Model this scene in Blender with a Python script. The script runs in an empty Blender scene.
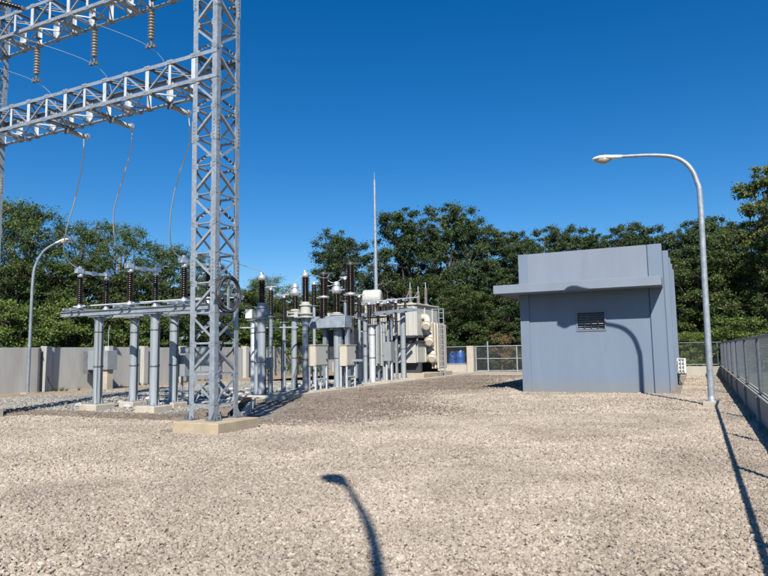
import bpy, math, random
import numpy as np
from math import sin, cos, pi, radians, sqrt, hypot, atan2
from mathutils import Vector, Matrix, Quaternion
random.seed(7)
RNG = np.random.default_rng(11)
scene = bpy.context.scene
COL = scene.collection

# ------------------------------------------------------------------ camera numbers (site axes: X along the control house front, Y along the fence)
F_, H_ = 642.0, 1.6
PT, RL, TH = radians(5.67), radians(-0.98), radians(25.8)
_fw = Vector((0, cos(PT), sin(PT))); _up = Vector((0, -sin(PT), cos(PT))); _rt = Vector((1, 0, 0))
_r2 = _rt*cos(RL) + _up*sin(RL); _u2 = -_rt*sin(RL) + _up*cos(RL)
_Z = Matrix.Rotation(TH, 3, 'Z')
R2, U2, FW = _Z @ _r2, _Z @ _u2, _Z @ _fw
def ray(px, py): return FW + R2*((px-384)/F_) - U2*((py-288)/F_)
def at(px, py, z=0.0):
    d = ray(px, py); t = (z-H_)/d.z; return Vector((d.x*t, d.y*t, z))
def aty(px, py, Y):
    d = ray(px, py); t = Y/d.y; return Vector((d.x*t, Y, H_+d.z*t))
def atx(px, py, X):
    d = ray(px, py); t = X/d.x; return Vector((X, d.y*t, H_+d.z*t))
def atD(px, py, D):
    d = ray(px, py); return Vector((d.x*D, d.y*D, H_+d.z*D))

# ------------------------------------------------------------------ materials
def nodes(m):
    m.use_nodes = True
    return m.node_tree.nodes, m.node_tree.links
def mat(name, col, rough=.6, metal=0., var=.12, scale=4., bump=0., bscale=None, stain=None, stain_scale=.6, streak=False, spec=.5, splash=None):
    m = bpy.data.materials.new(name); N, L = nodes(m)
    b = N['Principled BSDF']; b.inputs['Roughness'].default_value = rough; b.inputs['Metallic'].default_value = metal
    b.inputs['Specular IOR Level'].default_value = spec
    tc = N.new('ShaderNodeTexCoord'); mp = N.new('ShaderNodeMapping'); L.new(tc.outputs['Object'], mp.inputs[0])
    if streak: mp.inputs['Scale'].default_value = (1, 1, .18)
    n = N.new('ShaderNodeTexNoise'); n.inputs['Scale'].default_value = scale; n.inputs['Detail'].default_value = 6; n.inputs['Roughness'].default_value = .65
    L.new(mp.outputs[0], n.inputs['Vector'])
    r = N.new('ShaderNodeValToRGB'); r.color_ramp.elements[0].position = .3; r.color_ramp.elements[1].position = .7
    r.color_ramp.elements[0].color = (*[c*(1-var) for c in col], 1); r.color_ramp.elements[1].color = (*[min(1, c*(1+var)) for c in col], 1)
    L.new(n.outputs[0], r.inputs[0]); out = r.outputs[0]
    if stain:
        n2 = N.new('ShaderNodeTexNoise'); n2.inputs['Scale'].default_value = stain_scale; n2.inputs['Detail'].default_value = 8; n2.inputs['Roughness'].default_value = .7
        L.new(mp.outputs[0], n2.inputs['Vector'])
        r2 = N.new('ShaderNodeValToRGB'); r2.color_ramp.elements[0].position = .5; r2.color_ramp.elements[1].position = .72
        r2.color_ramp.elements[1].color = (.75, .75, .75, 1)
        L.new(n2.outputs[0], r2.inputs[0])
        mx = N.new('ShaderNodeMix'); mx.data_type = 'RGBA'; L.new(r2.outputs[0], mx.inputs[0]); L.new(out, mx.inputs[6]); mx.inputs[7].default_value = (*stain, 1)
        out = mx.outputs[2]
    if splash:                                             # mud splashed on the foot of the wall, with a ragged upper edge
        g = N.new('ShaderNodeNewGeometry'); sx = N.new('ShaderNodeSeparateXYZ'); L.new(g.outputs['Position'], sx.inputs[0])
        n3 = N.new('ShaderNodeTexNoise'); n3.inputs['Scale'].default_value = 5; n3.inputs['Detail'].default_value = 7; L.new(tc.outputs['Object'], n3.inputs['Vector'])
        ma = N.new('ShaderNodeMath'); ma.operation = 'MULTIPLY_ADD'; L.new(n3.outputs[0], ma.inputs[0]); ma.inputs[1].default_value = -.9; L.new(sx.outputs['Z'], ma.inputs[2])
        mr3 = N.new('ShaderNodeMapRange'); mr3.inputs[1].default_value = -.42; mr3.inputs[2].default_value = .05; mr3.inputs[3].default_value = .55; mr3.inputs[4].default_value = 0; L.new(ma.outputs[0], mr3.inputs[0])
        mx3 = N.new('ShaderNodeMix'); mx3.data_type = 'RGBA'; L.new(mr3.outputs[0], mx3.inputs[0]); L.new(out, mx3.inputs[6]); mx3.inputs[7].default_value = (*splash, 1); out = mx3.outputs[2]
    L.new(out, b.inputs['Base Color'])
    if metal > 0:
        mr = N.new('ShaderNodeMapRange'); mr.inputs[3].default_value = rough-.1; mr.inputs[4].default_value = rough+.15
        L.new(n.outputs[0], mr.inputs[0]); L.new(mr.outputs[0], b.inputs['Roughness'])
    if bump:
        nb = N.new('ShaderNodeTexNoise'); nb.inputs['Scale'].default_value = bscale or scale*6; nb.inputs['Detail'].default_value = 8
        L.new(tc.outputs['Object'], nb.inputs['Vector'])
        bp = N.new('ShaderNodeBump'); bp.inputs['Strength'].default_value = 1; bp.inputs['Distance'].default_value = bump
        L.new(nb.outputs[0], bp.inputs['Height']); L.new(bp.outputs[0], b.inputs['Normal'])
    return m

M = {}
M['galv'] = mat('galvanised_steel', (0.333, 0.369, 0.405), .46, .35, .22, 9, stain=(0.216, 0.243, 0.270), stain_scale=2.5)
M['galv_bright'] = mat('bright_galvanised_steel', (.62, .65, .68), .45, .25, .12, 7)
M['galv_dark'] = mat('dull_galvanised_steel', (.17, .19, .21), .55, .4, .2, 6)
M['column'] = mat('painted_steel_column', (0.333, 0.373, 0.405), .45, .2, .16, 3, streak=True, stain=(0.378, 0.405, 0.414), stain_scale=1.5)
M['galv_mid'] = mat('grey_blue_steel', (.24, .28, .32), .5, .3, .2, 4, stain=(.32, .34, .35), stain_scale=2)
M['alu'] = mat('aluminium', (.72, .73, .74), .35, .7, .1, 6)
M['wire'] = mat('bare_aluminium_conductor', (.62, .64, .66), .45, .5, .2, 40)
M['porcelain'] = mat('brown_porcelain', (.022, .013, .010), .22, 0, .3, 8)
M['porcelain_grey'] = mat('grey_porcelain', (.26, .24, .21), .35, 0, .2, 8)
M['pale_porcelain'] = mat('pale_grey_porcelain', (.45, .45, .43), .35, 0, .15, 8)
M['black'] = mat('black_rubber', (.012, .012, .013), .5, 0, .3, 5)
M['dark'] = mat('dark_steel', (.06, .065, .075), .55, .3, .3, 5)
M['cream'] = mat('cream_paint', (0.558, 0.504, 0.410), .42, 0, .06, 3, streak=True, stain=(0.450, 0.396, 0.306), stain_scale=1.2)
M['pale'] = mat('pale_grey_paint', (0.477, 0.477, 0.436), .45, 0, .08, 3, streak=True, stain=(0.378, 0.360, 0.324), stain_scale=1.4)
M['greybox'] = mat('grey_box_paint', (.26, .285, .30), .45, 0, .08, 3, stain=(.2, .21, .22))
M['concrete'] = mat('pale_concrete', (0.450, 0.396, 0.315), .9, 0, .14, 5, bump=.01, bscale=60, stain=(0.306, 0.261, 0.198), stain_scale=2.2)
M['footing'] = mat('cream_concrete', (0.504, 0.450, 0.360), .9, 0, .12, 5, bump=.01, bscale=60, stain=(0.360, 0.306, 0.225), stain_scale=2.2)  # cream concrete with browner stains, for column footings and kerb
M['tanfooting'] = mat('tan_stained_concrete', (0.450, 0.360, 0.243), .9, 0, .16, 3, bump=.01, bscale=60, stain=(0.378, 0.324, 0.252), stain_scale=1.8)
M['trench_shade'] = mat('trench_shade_black', (.02, .018, .016), 1, 0, .3, 8, bump=.02, bscale=20, spec=.1)  # near-black colour stands in for the shade inside the cable trench
M['wallc'] = mat('weathered_wall_concrete', (0.423, 0.419, 0.396), .92, 0, .14, 1.2, bump=.008, bscale=50, stain=(0.297, 0.288, 0.261), stain_scale=.7, streak=True)
M['lowwall'] = mat('low_wall_concrete', (0.360, 0.333, 0.297), .92, 0, .14, 1.5, bump=.008, bscale=50, stain=(0.243, 0.207, 0.171), stain_scale=1.0, streak=True)
M['cap'] = mat('pale_wall_capping', (0.432, 0.396, 0.333), .9, 0, .08, 3, bump=.004, bscale=50)
M['house'] = mat('pale_blue_grey_render', (0.164, 0.211, 0.281), .75, 0, .07, 1.2, bump=.002, bscale=60, stain=(0.140, 0.180, 0.236), stain_scale=.8, splash=(0.234, 0.211, 0.171), streak=True)
M['house_pale'] = mat('faded_blue_grey_render', (0.200, 0.236, 0.293), .75, 0, .07, 1.2, bump=.002, bscale=60, stain=(0.171, 0.203, 0.248), stain_scale=.9, streak=True)
M['groove'] = mat('joint_sealant', (.05, .08, .12), .9, 0, .1, 5)
M['white'] = mat('white_enamel', (.70, .70, .66), .4, 0, .04, 3)
M['lens'] = mat('yellowed_lens', (.42, .38, .30), .18, 0, .12, 8)
M['mesh'] = mat('zinc_chain_link', (.25, .27, .28), .5, .3, .15, 6)
M['post'] = mat('fence_pipe', (.13, .15, .17), .5, .3, .15, 6)
M['blue'] = mat('blue_plastic', (.012, .075, .28), .45, 0, .25, 3)
M['brownrust'] = mat('rusty_copper_brown', (.30, .15, .07), .7, .1, .3, 6)
M['bark'] = mat('grey_brown_bark', (.085, .072, .058), .9, 0, .3, 6, bump=.02, bscale=25)
M['bark_pale'] = mat('pale_bark', (.20, .18, .15), .9, 0, .25, 5, bump=.015, bscale=25)
M['dry'] = mat('dry_leaf', (.30, .17, .06), .8, 0, .4, 20)
M['soil'] = mat('bare_brown_soil', (.34, .245, .155), .95, 0, .25, 1.5, bump=.03, bscale=14, stain=(.22, .17, .10), stain_scale=.9)
M['field'] = mat('rough_field_ground', (.11, .12, .055), .95, 0, .35, .4, bump=.05, bscale=6, stain=(.16, .12, .07), stain_scale=.2)

def leaf_mat(name, c1, c2, rough=.6, trans=.2):
    m = bpy.data.materials.new(name); N, L = nodes(m); b = N['Principled BSDF']; out = N['Material Output']
    a = N.new('ShaderNodeAttribute'); a.attribute_name = 'tone'
    oi = N.new('ShaderNodeObjectInfo')
    ad = N.new('ShaderNodeMath'); ad.operation = 'MULTIPLY_ADD'; L.new(oi.outputs['Random'], ad.inputs[0]); ad.inputs[1].default_value = .25
    L.new(a.outputs['Fac'], ad.inputs[2])
    r = N.new('ShaderNodeValToRGB'); e = r.color_ramp.elements; e[0].position = .05; e[1].position = 1.05 if False else 1.0
    e[0].color = (*c1, 1); e[1].color = (*c2, 1)
    L.new(ad.outputs[0], r.inputs[0]); L.new(r.outputs[0], b.inputs['Base Color'])
    b.inputs['Roughness'].default_value = rough; b.inputs['Specular IOR Level'].default_value = .3
    t = N.new('ShaderNodeBsdfTranslucent'); L.new(r.outputs[0], t.inputs['Color'])
    mx = N.new('ShaderNodeMixShader'); mx.inputs[0].default_value = trans
    L.new(b.outputs[0], mx.inputs[1]); L.new(t.outputs[0], mx.inputs[2]); L.new(mx.outputs[0], out.inputs['Surface'])
    return m
M['leaf_dark'] = leaf_mat('dark_glossy_leaves', (0.023, 0.044, 0.018), (0.078, 0.117, 0.042), .55, .15)
M['leaf_mid'] = leaf_mat('mid_green_leaves', (0.034, 0.060, 0.018), (0.121, 0.161, 0.046), .5)
M['leaf_olive'] = leaf_mat('olive_feathery_leaves', (0.046, 0.079, 0.022), (0.134, 0.192, 0.055), .6)
M['leaf_bright'] = leaf_mat('bright_green_leaves', (0.055, 0.094, 0.020), (0.176, 0.231, 0.055), .5)
M['leaf_yellow'] = leaf_mat('yellow_green_leaves', (.085, .115, .028), (.25, .28, .085), .5)
M['leaf_lime'] = leaf_mat('fresh_green_leaves', (.040, .064, .020), (.125, .165, .050), .5)
M['leaf_red'] = leaf_mat('reddish_brown_leaves', (.16, .10, .045), (.34, .23, .12), .6)
M['leaf_grey'] = leaf_mat('grey_green_leaves', (0.066, 0.084, 0.054), (0.180, 0.198, 0.132), .6)

# ------------------------------------------------------------------ mesh builder
def wloc(o):
    v = Vector((0, 0, 0))
    while o is not None: v += o.location; o = o.parent
    return v
class MB:
    def __init__(s): s.v = []; s.f = []; s.smooth = []
    def add(s, vs, fs, sm=False):
        k = len(s.v); s.v += [tuple(v) for v in vs]; s.f += [tuple(i+k for i in f) for f in fs]; s.smooth += [sm]*len(fs); return s
    def box(s, c, d, R=None):
        x, y, z = d[0]/2, d[1]/2, d[2]/2
        vs = [Vector((a*x, b*y, e*z)) for a in (-1, 1) for b in (-1, 1) for e in (-1, 1)]
        if R is not None: vs = [R @ v for v in vs]
        c = Vector(c)
        return s.add([v+c for v in vs], [(0,1,3,2),(4,6,7,5),(0,4,5,1),(2,3,7,6),(0,2,6,4),(1,5,7,3)])
    def bx(s, x0, x1, y0, y1, z0, z1): return s.box(((x0+x1)/2, (y0+y1)/2, (z0+z1)/2), (abs(x1-x0), abs(y1-y0), abs(z1-z0)))
    def basis(s, d, up=None):
        d = d.normalized(); up = Vector(up) if up is not None else Vector((0, 0, 1))
        if abs(d.dot(up.normalized())) > .98: up = Vector((1, 0, 0)) if abs(d.x) < .9 else Vector((0, 1, 0))
        a = up.cross(d).normalized(); b = d.cross(a).normalized(); return a, b
    def bar(s, p, q, w, h, up=None):                       # rectangular bar, w along 'side', h along up
        p, q = Vector(p), Vector(q); a, b = s.basis(q-p, up)
        vs = [o + a*(i*w/2) + b*(j*h/2) for o in (p, q) for i, j in ((-1,-1),(1,-1),(1,1),(-1,1))]
        return s.add(vs, [(3,2,1,0),(4,5,6,7),(0,1,5,4),(1,2,6,5),(2,3,7,6),(3,0,4,7)])
    def angle(s, p, q, w, t, u, v):                        # L profile: corner on p-q, legs along u and v
        p, q, u, v = Vector(p), Vector(q), Vector(u).normalized(), Vector(v).normalized()
        pr = [(0,0),(w,0),(w,t),(t,t),(t,w),(0,w)]
        vs = [o + u*a + v*b for o in (p, q) for a, b in pr]; n = 6
        return s.add(vs, [tuple(range(n)), tuple(range(2*n-1, n-1, -1))] + [(i, (i+1) % n+0, (i+1) % n+n, i+n) for i in range(n)])
    def tube(s, pts, r, n=8, cap=True):
        pts = [Vector(p) for p in pts]; rs = r if isinstance(r, (list, tuple)) else [r]*len(pts)
        vs = []; pa = None
        for i, p in enumerate(pts):
            d = (pts[min(i+1, len(pts)-1)] - pts[max(i-1, 0)])
            if pa is None: a, b = s.basis(d)
            else:
                d = d.normalized(); a = (pa - d*pa.dot(d))
                a = a.normalized() if a.length > 1e-6 else s.basis(d)[0]
                b = d.cross(a).normalized()
            pa = a
            vs += [p + (a*cos(2*pi*k/n) + b*sin(2*pi*k/n))*rs[i] for k in range(n)]
        fs = [(i*n+k, i*n+(k+1) % n, (i+1)*n+(k+1) % n, (i+1)*n+k) for i in range(len(pts)-1) for k in range(n)]
        s.add(vs, fs, True)
        if cap: s.add([vs[k] for k in range(n)], [tuple(range(n-1, -1, -1))]); s.add(vs[-n:], [tuple(range(n))])
        return s
    def lathe(s, prof, o, ax=(0, 0, 1), n=16, sm=True):    # prof: (r, h) pairs along ax from o
        o, ax = Vector(o), Vector(ax).normalized(); a, b = s.basis(ax)
        vs = [o + ax*h + (a*cos(2*pi*k/n) + b*sin(2*pi*k/n))*max(r, 1e-4) for r, h in prof for k in range(n)]
        fs = [(i*n+k, i*n+(k+1) % n, (i+1)*n+(k+1) % n, (i+1)*n+k) for i in range(len(prof)-1) for k in range(n)]
        s.add(vs, fs, sm)
        s.add(vs[:n], [tuple(range(n-1, -1, -1))]); s.add(vs[-n:], [tuple(range(n))])
        return s
    def prism(s, poly, d):                                 # poly: list of 3D points, extruded by vector d
        poly = [Vector(p) for p in poly]; n = len(poly); d = Vector(d)
        return s.add(poly+[p+d for p in poly], [tuple(range(n-1, -1, -1)), tuple(range(n, 2*n))] + [(i, (i+1) % n, (i+1) % n+n, i+n) for i in range(n)])
    def loft(s, rings, sm=True):
        n = len(rings[0]); vs = [v for r in rings for v in r]
        s.add(vs, [(i*n+k, i*n+(k+1) % n, (i+1)*n+(k+1) % n, (i+1)*n+k) for i in range(len(rings)-1) for k in range(n)], sm)
        s.add(rings[0], [tuple(range(n-1, -1, -1))]); s.add(rings[-1], [tuple(range(n))]); return s
    def build(s, name, m, parent=None, bevel=0., label=None):
        w = wloc(parent) if parent is not None else Vector((0, 0, 0))
        me = bpy.data.meshes.new(name)
        me.from_pydata([(v[0]-w.x, v[1]-w.y, v[2]-w.z) for v in s.v], [], s.f)
        me.polygons.foreach_set('use_smooth', s.smooth); me.materials.append(m)
        o = bpy.data.objects.new(name, me); COL.objects.link(o)
        import bmesh
        b = bmesh.new(); b.from_mesh(me); bmesh.ops.recalc_face_normals(b, faces=b.faces); b.to_mesh(me); b.free()
        if parent is not None: o.parent = parent
        if bevel:
            bv = o.modifiers.new('bevel', 'BEVEL'); bv.width = bevel; bv.segments = 2; bv.limit_method = 'ANGLE'
        if label: o['label'] = label
        return o
def thing(name, label, cat, loc=(0, 0, 0), group=None, rz=0.):
    o = bpy.data.objects.new(name, None); COL.objects.link(o); o.location = loc; o.rotation_euler = (0, 0, rz)
    o.empty_display_size = .2
    o['label'] = label; o['category'] = cat
    if group: o['group'] = group
    return o
def tag(o, label, cat, group=None, kind=None):
    if label: o['label'] = label
    if cat: o['category'] = cat
    if group: o['group'] = group
    if kind: o['kind'] = kind
    return o
def struct(o): o['kind'] = 'structure'; return o
def copy_tree(o, parent=None):
    c = o.copy(); COL.objects.link(c); c.parent = parent
    for ch in list(o.children): copy_tree(ch, c)
    return c
def smooth(pts, k=6):
    pts = [Vector(p) for p in pts]; P = [pts[0]*2-pts[1]] + pts + [pts[-1]*2-pts[-2]]; out = []
    for i in range(1, len(P)-2):
        a, b, c, d = P[i-1:i+3]
        for j in range(k):
            t = j/k; out.append(.5*((2*b)+(c-a)*t+(2*a-5*b+4*c-d)*t*t+(3*b-a-3*c+d)*t**3))
    return out+[pts[-1]]
def sheds(z0, z1, r0, r1, pitch):                          # insulator profile
    n = max(2, int(round((z1-z0)/pitch))); p = (z1-z0)/n; pr = [(r0, z0)]
    for i in range(n):
        z = z0+i*p; pr += [(r0, z+.05*p), (r1*.96, z+.22*p), (r1, z+.34*p), (r0*1.15, z+.75*p), (r0, z+.95*p)]
    return pr+[(r0, z1)]

# ------------------------------------------------------------------ world, sun, camera
w = bpy.data.worlds.new('World'); scene.world = w; w.use_nodes = True
N, L = w.node_tree.nodes, w.node_tree.links
sky = N.new('ShaderNodeTexSky'); sky.sky_type = 'NISHITA'; sky.sun_disc = False
SUN_EL = radians(42.0); SD = Vector((.4141*cos(SUN_EL), -.9102*cos(SUN_EL), sin(SUN_EL)))
sky.sun_elevation = SUN_EL; sky.sun_rotation = atan2(SD.x, SD.y)
sky.altitude = 0; sky.air_density = 1.0; sky.dust_density = .35; sky.ozone_density = 6.0
hs = N.new('ShaderNodeHueSaturation'); hs.inputs['Saturation'].default_value = 1.32; hs.inputs['Hue'].default_value = .503
L.new(sky.outputs[0], hs.inputs['Color']); L.new(hs.outputs[0], N['Background'].inputs['Color']); N['Background'].inputs['Strength'].default_value = .088
sl = bpy.data.lights.new('sun', 'SUN'); sl.energy = 5.0; sl.angle = radians(.53); sl.color = (1, .945, .85)
so = bpy.data.objects.new('sun', sl); COL.objects.link(so); so.rotation_euler = (-SD).to_track_quat('-Z', 'Y').to_euler(); so.location = (5, -10, 20)
cd = bpy.data.cameras.new('camera'); co = bpy.data.objects.new('camera', cd); COL.objects.link(co)
co.matrix_world = Matrix.Translation((0, 0, H_)) @ Matrix((R2, U2, -FW)).transposed().to_4x4()
cd.sensor_width = 36; cd.lens = 36*F_/768; cd.clip_end = 3000; cd.clip_start = .05; scene.camera = co
scene.view_settings.view_transform = 'Standard'; scene.view_settings.look = 'None'; scene.view_settings.gamma = 1; scene.view_settings.exposure = 0.42
scene.cycles.max_bounces = 5; scene.cycles.diffuse_bounces = 1; scene.cycles.transparent_max_bounces = 8
scene.render.use_persistent_data = False

# ------------------------------------------------------------------ ground
def kerb_x(Y): return -13.15 - .022*(Y-17)
def sheet(name, pts, z, m):
    mb = MB(); mb.add([(x, y, z) for x, y in pts], [tuple(range(len(pts)))]); o = mb.build(name, m)
    if o.data.polygons[0].normal.z < 0: o.data.flip_normals()
    return struct(o)
sheet('ground', [(-900, -900), (900, -900), (900, 1500), (-900, 1500)], -.03, M['field'])

def gravel_base(name, c_lo, c_mid, c_hi, scale):
    m = bpy.data.materials.new(name); N, L = nodes(m); b = N['Principled BSDF']; b.inputs['Roughness'].default_value = .9
    tc = N.new('ShaderNodeTexCoord')
    v = N.new('ShaderNodeTexVoronoi'); v.inputs['Scale'].default_value = scale; L.new(tc.outputs['Object'], v.inputs['Vector'])
    sep = N.new('ShaderNodeSeparateColor'); L.new(v.outputs['Color'], sep.inputs[0])
    r = N.new('ShaderNodeValToRGB'); e = r.color_ramp.elements; e[0].color = (*c_lo, 1); e[1].color = (*c_hi, 1); e[1].position = 1
    x = e.new(.5); x.color = (*c_mid, 1); L.new(sep.outputs[0], r.inputs[0])
    # patches where earth dulls the stones
    n = N.new('ShaderNodeTexNoise'); n.inputs['Scale'].default_value = .35; n.inputs['Detail'].default_value = 5; L.new(tc.outputs['Object'], n.inputs['Vector'])
    r2 = N.new('ShaderNodeValToRGB'); r2.color_ramp.elements[0].position = .45; r2.color_ramp.elements[1].position = .7; r2.color_ramp.elements[1].color = (.35, .35, .35, 1)
    L.new(n.outputs[0], r2.inputs[0]); mx = N.new('ShaderNodeMix'); mx.data_type = 'RGBA'; L.new(r2.outputs[0], mx.inputs[0]); L.new(r.outputs[0], mx.inputs[6])
    mx.inputs[7].default_value = (.26, .215, .165, 1); L.new(mx.outputs[2], b.inputs['Base Color'])
    bp = N.new('ShaderNodeBump'); bp.invert = True; bp.inputs['Strength'].default_value = 1; bp.inputs['Distance'].default_value = .035
    L.new(v.outputs['Distance'], bp.inputs['Height']); L.new(bp.outputs[0], b.inputs['Normal'])
    return m
M['gravel_base'] = gravel_base('gravel_bed', (0.129, 0.108, 0.083), (0.276, 0.234, 0.189), (0.442, 0.387, 0.322), 24)
M['yard_base'] = gravel_base('yard_gravel_bed', (0.132, 0.130, 0.120), (0.255, 0.246, 0.228), (0.370, 0.361, 0.335), 20)
M['dust_base'] = mat('dusty_pale_ground', (0.409, 0.354, 0.281), .95, 0, .16, 1.2, bump=.02, bscale=22, stain=(0.316, 0.258, 0.193), stain_scale=.8)
kx0, kx1 = kerb_x(13.6), kerb_x(46)
sheet('gravel_ground', [(-60, -12), (1.26, -12), (1.26, 40.0), (kerb_x(40), 40.0), (kx0, 13.6), (-60, 13.2)], 0.0, M['gravel_base'])
sheet('yard_ground', [(-60, 13.2), (kx0, 13.6), (kx1, 46), (-19, 50), (-28.2, 50), (-28.2, 13.2)], -.004, M['yard_base'])
sheet('soil_ground', [(-28.2, 12), (-23.6, 12), (-23.9, 49.9), (-28.2, 49.9)], .004, M['soil'])
sheet('dusty_path', [(kerb_x(33)+.1, 33), (-9.5, 36.6), (-6.0, 38.0), (-6.0, 47.0), (kerb_x(47)+.1, 47)], .008, M['dust_base'])
sheet('dusty_yard', [(kerb_x(15)-.1, 15), (kerb_x(47)+.1, 47), (-19.5, 47), (-19, 30), (-17.5, 19), (-15.6, 15.6)], .006, M['dust_base'])

# ---- loose stones
def stone_mat(name, cols):
    m = bpy.data.materials.new(name); N, L = nodes(m); b = N['Principled BSDF']; b.inputs['Roughness'].default_value = .85
    oi = N.new('ShaderNodeObjectInfo'); r = N.new('ShaderNodeValToRGB'); e = r.color_ramp.elements
    e[0].color = (*cols[0], 1); e[1].color = (*cols[-1], 1)
    for i, c in enumerate(cols[1:-1]):
        x = e.new((i+1)/(len(cols)-1)); x.color = (*c, 1)
    L.new(oi.outputs['Random'], r.inputs[0])
    tc = N.new('ShaderNodeTexCoord'); n = N.new('ShaderNodeTexNoise'); n.inputs['Scale'].default_value = 2.2; n.inputs['Detail'].default_value = 5
    L.new(tc.outputs['Object'], n.inputs['Vector'])
    mr = N.new('ShaderNodeMapRange'); mr.inputs[3].default_value = .72; mr.inputs[4].default_value = 1.28; L.new(n.outputs[0], mr.inputs[0])
    mx = N.new('ShaderNodeMix'); mx.data_type = 'RGBA'; mx.blend_type = 'MULTIPLY'; mx.inputs[0].default_value = 1
    L.new(r.outputs[0], mx.inputs[6]); L.new(mr.outputs[0], mx.inputs[7])
    g = N.new('ShaderNodeNewGeometry'); n2 = N.new('ShaderNodeTexNoise'); n2.inputs['Scale'].default_value = .55; n2.inputs['Detail'].default_value = 4; n2.inputs['Distortion'].default_value = .8
    L.new(g.outputs['Position'], n2.inputs['Vector']); m2 = N.new('ShaderNodeMapRange'); m2.inputs[1].default_value = .35; m2.inputs[2].default_value = .62; m2.inputs[3].default_value = .76; m2.inputs[4].default_value = 1.06; L.new(n2.outputs[0], m2.inputs[0])
    m3 = N.new('ShaderNodeMix'); m3.data_type = 'RGBA'; m3.blend_type = 'MULTIPLY'; m3.inputs[0].default_value = 1; L.new(mx.outputs[2], m3.inputs[6]); L.new(m2.outputs[0], m3.inputs[7]); L.new(m3.outputs[2], b.inputs['Base Color'])
    return m
M['stone'] = stone_mat('crushed_limestone', [(0.251, 0.202, 0.153), (0.330, 0.273, 0.212), (0.386, 0.322, 0.255), (0.363, 0.304, 0.240), (0.423, 0.359, 0.286), (0.502, 0.435, 0.357)])
M['stone_dull'] = stone_mat('dusty_limestone', [(0.109, 0.085, 0.064), (0.168, 0.135, 0.104), (0.218, 0.176, 0.138), (0.200, 0.160, 0.124), (0.273, 0.224, 0.175)])
M['stone_grey'] = stone_mat('grey_limestone', [(0.162, 0.150, 0.129), (0.255, 0.239, 0.207), (0.315, 0.296, 0.259), (0.399, 0.380, 0.336)])

def stones(name, P, S, m, label):
    n = len(P); me = bpy.data.meshes.new(name); me.vertices.add(n); me.vertices.foreach_set('co', P.astype(np.float32).ravel())
    a = me.attributes.new('scl', 'FLOAT_VECTOR', 'POINT'); a.data.foreach_set('vector', S.astype(np.float32).ravel())
    R = np.stack([RNG.normal(0, .35, n), RNG.normal(0, .35, n), RNG.uniform(0, 6.283, n)], 1)
    a = me.attributes.new('rot', 'FLOAT_VECTOR', 'POINT'); a.data.foreach_set('vector', R.astype(np.float32).ravel())
    o = bpy.data.objects.new(name, me); COL.objects.link(o); tag(o, label, 'gravel', kind='stuff')
    g = bpy.data.node_groups.new(name+'_scatter', 'GeometryNodeTree')
    g.interface.new_socket('Geometry', in_out='INPUT', socket_type='NodeSocketGeometry'); g.interface.new_socket('Geometry', in_out='OUTPUT', socket_type='NodeSocketGeometry')
    Nn, Ll = g.nodes, g.links; gi = Nn.new('NodeGroupInput'); go = Nn.new('NodeGroupOutput')
    join = Nn.new('GeometryNodeGeometryToInstance')
    for k in range(5):
        ico = Nn.new('GeometryNodeMeshIcoSphere'); ico.inputs['Radius'].default_value = .5; ico.inputs['Subdivisions'].default_value = 2
        sp = Nn.new('GeometryNodeSetPosition'); pos = Nn.new('GeometryNodeInputPosition')
        vm = Nn.new('ShaderNodeVectorMath'); vm.operation = 'ADD'; vm.inputs[1].default_value = (k*7.3, k*3.1, k*5.7); Ll.new(pos.outputs[0], vm.inputs[0])
        vo = Nn.new('ShaderNodeTexVoronoi'); vo.inputs['Scale'].default_value = 1.5; vo.feature = 'F1'; Ll.new(vm.outputs[0], vo.inputs['Vector'])
        # pull each vertex towards the nearest cell point so the pebble gets broken facets
        mm = Nn.new('ShaderNodeMath'); mm.operation = 'MULTIPLY_ADD'; mm.inputs[1].default_value = -.85; mm.inputs[2].default_value = 1.35; Ll.new(vo.outputs['Distance'], mm.inputs[0])
        sc = Nn.new('ShaderNodeVectorMath'); sc.operation = 'SCALE'; Ll.new(pos.outputs[0], sc.inputs[0]); Ll.new(mm.outputs[0], sc.inputs['Scale'])
        Ll.new(ico.outputs['Mesh'], sp.inputs['Geometry']); Ll.new(sc.outputs[0], sp.inputs['Position'])
        smt = Nn.new('GeometryNodeSetMaterial'); smt.inputs['Material'].default_value = m; Ll.new(sp.outputs[0], smt.inputs['Geometry']); Ll.new(smt.outputs[0], join.inputs[0])
    iop = Nn.new('GeometryNodeInstanceOnPoints'); Ll.new(gi.outputs[0], iop.inputs['Points']); Ll.new(join.outputs[0], iop.inputs['Instance']); iop.inputs['Pick Instance'].default_value = True
    rv = Nn.new('FunctionNodeRandomValue'); rv.data_type = 'INT'; rv.inputs[4].default_value = 0; rv.inputs[5].default_value = 4; Ll.new(rv.outputs[2], iop.inputs['Instance Index'])
    for nm, key in (('scl', 'Scale'), ('rot', 'Rotation')):
        na = Nn.new('GeometryNodeInputNamedAttribute'); na.data_type = 'FLOAT_VECTOR'; na.inputs['Name'].default_value = nm; Ll.new(na.outputs['Attribute'], iop.inputs[key])
    Ll.new(iop.outputs[0], go.inputs[0])
    mod = o.modifiers.new('scatter', 'NODES'); mod.node_group = g
    me.materials.append(m)
    return o
cT, sT = cos(TH), sin(TH)
def cam2site(x, y): return x*cT - y*sT, x*sT + y*cT
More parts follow.
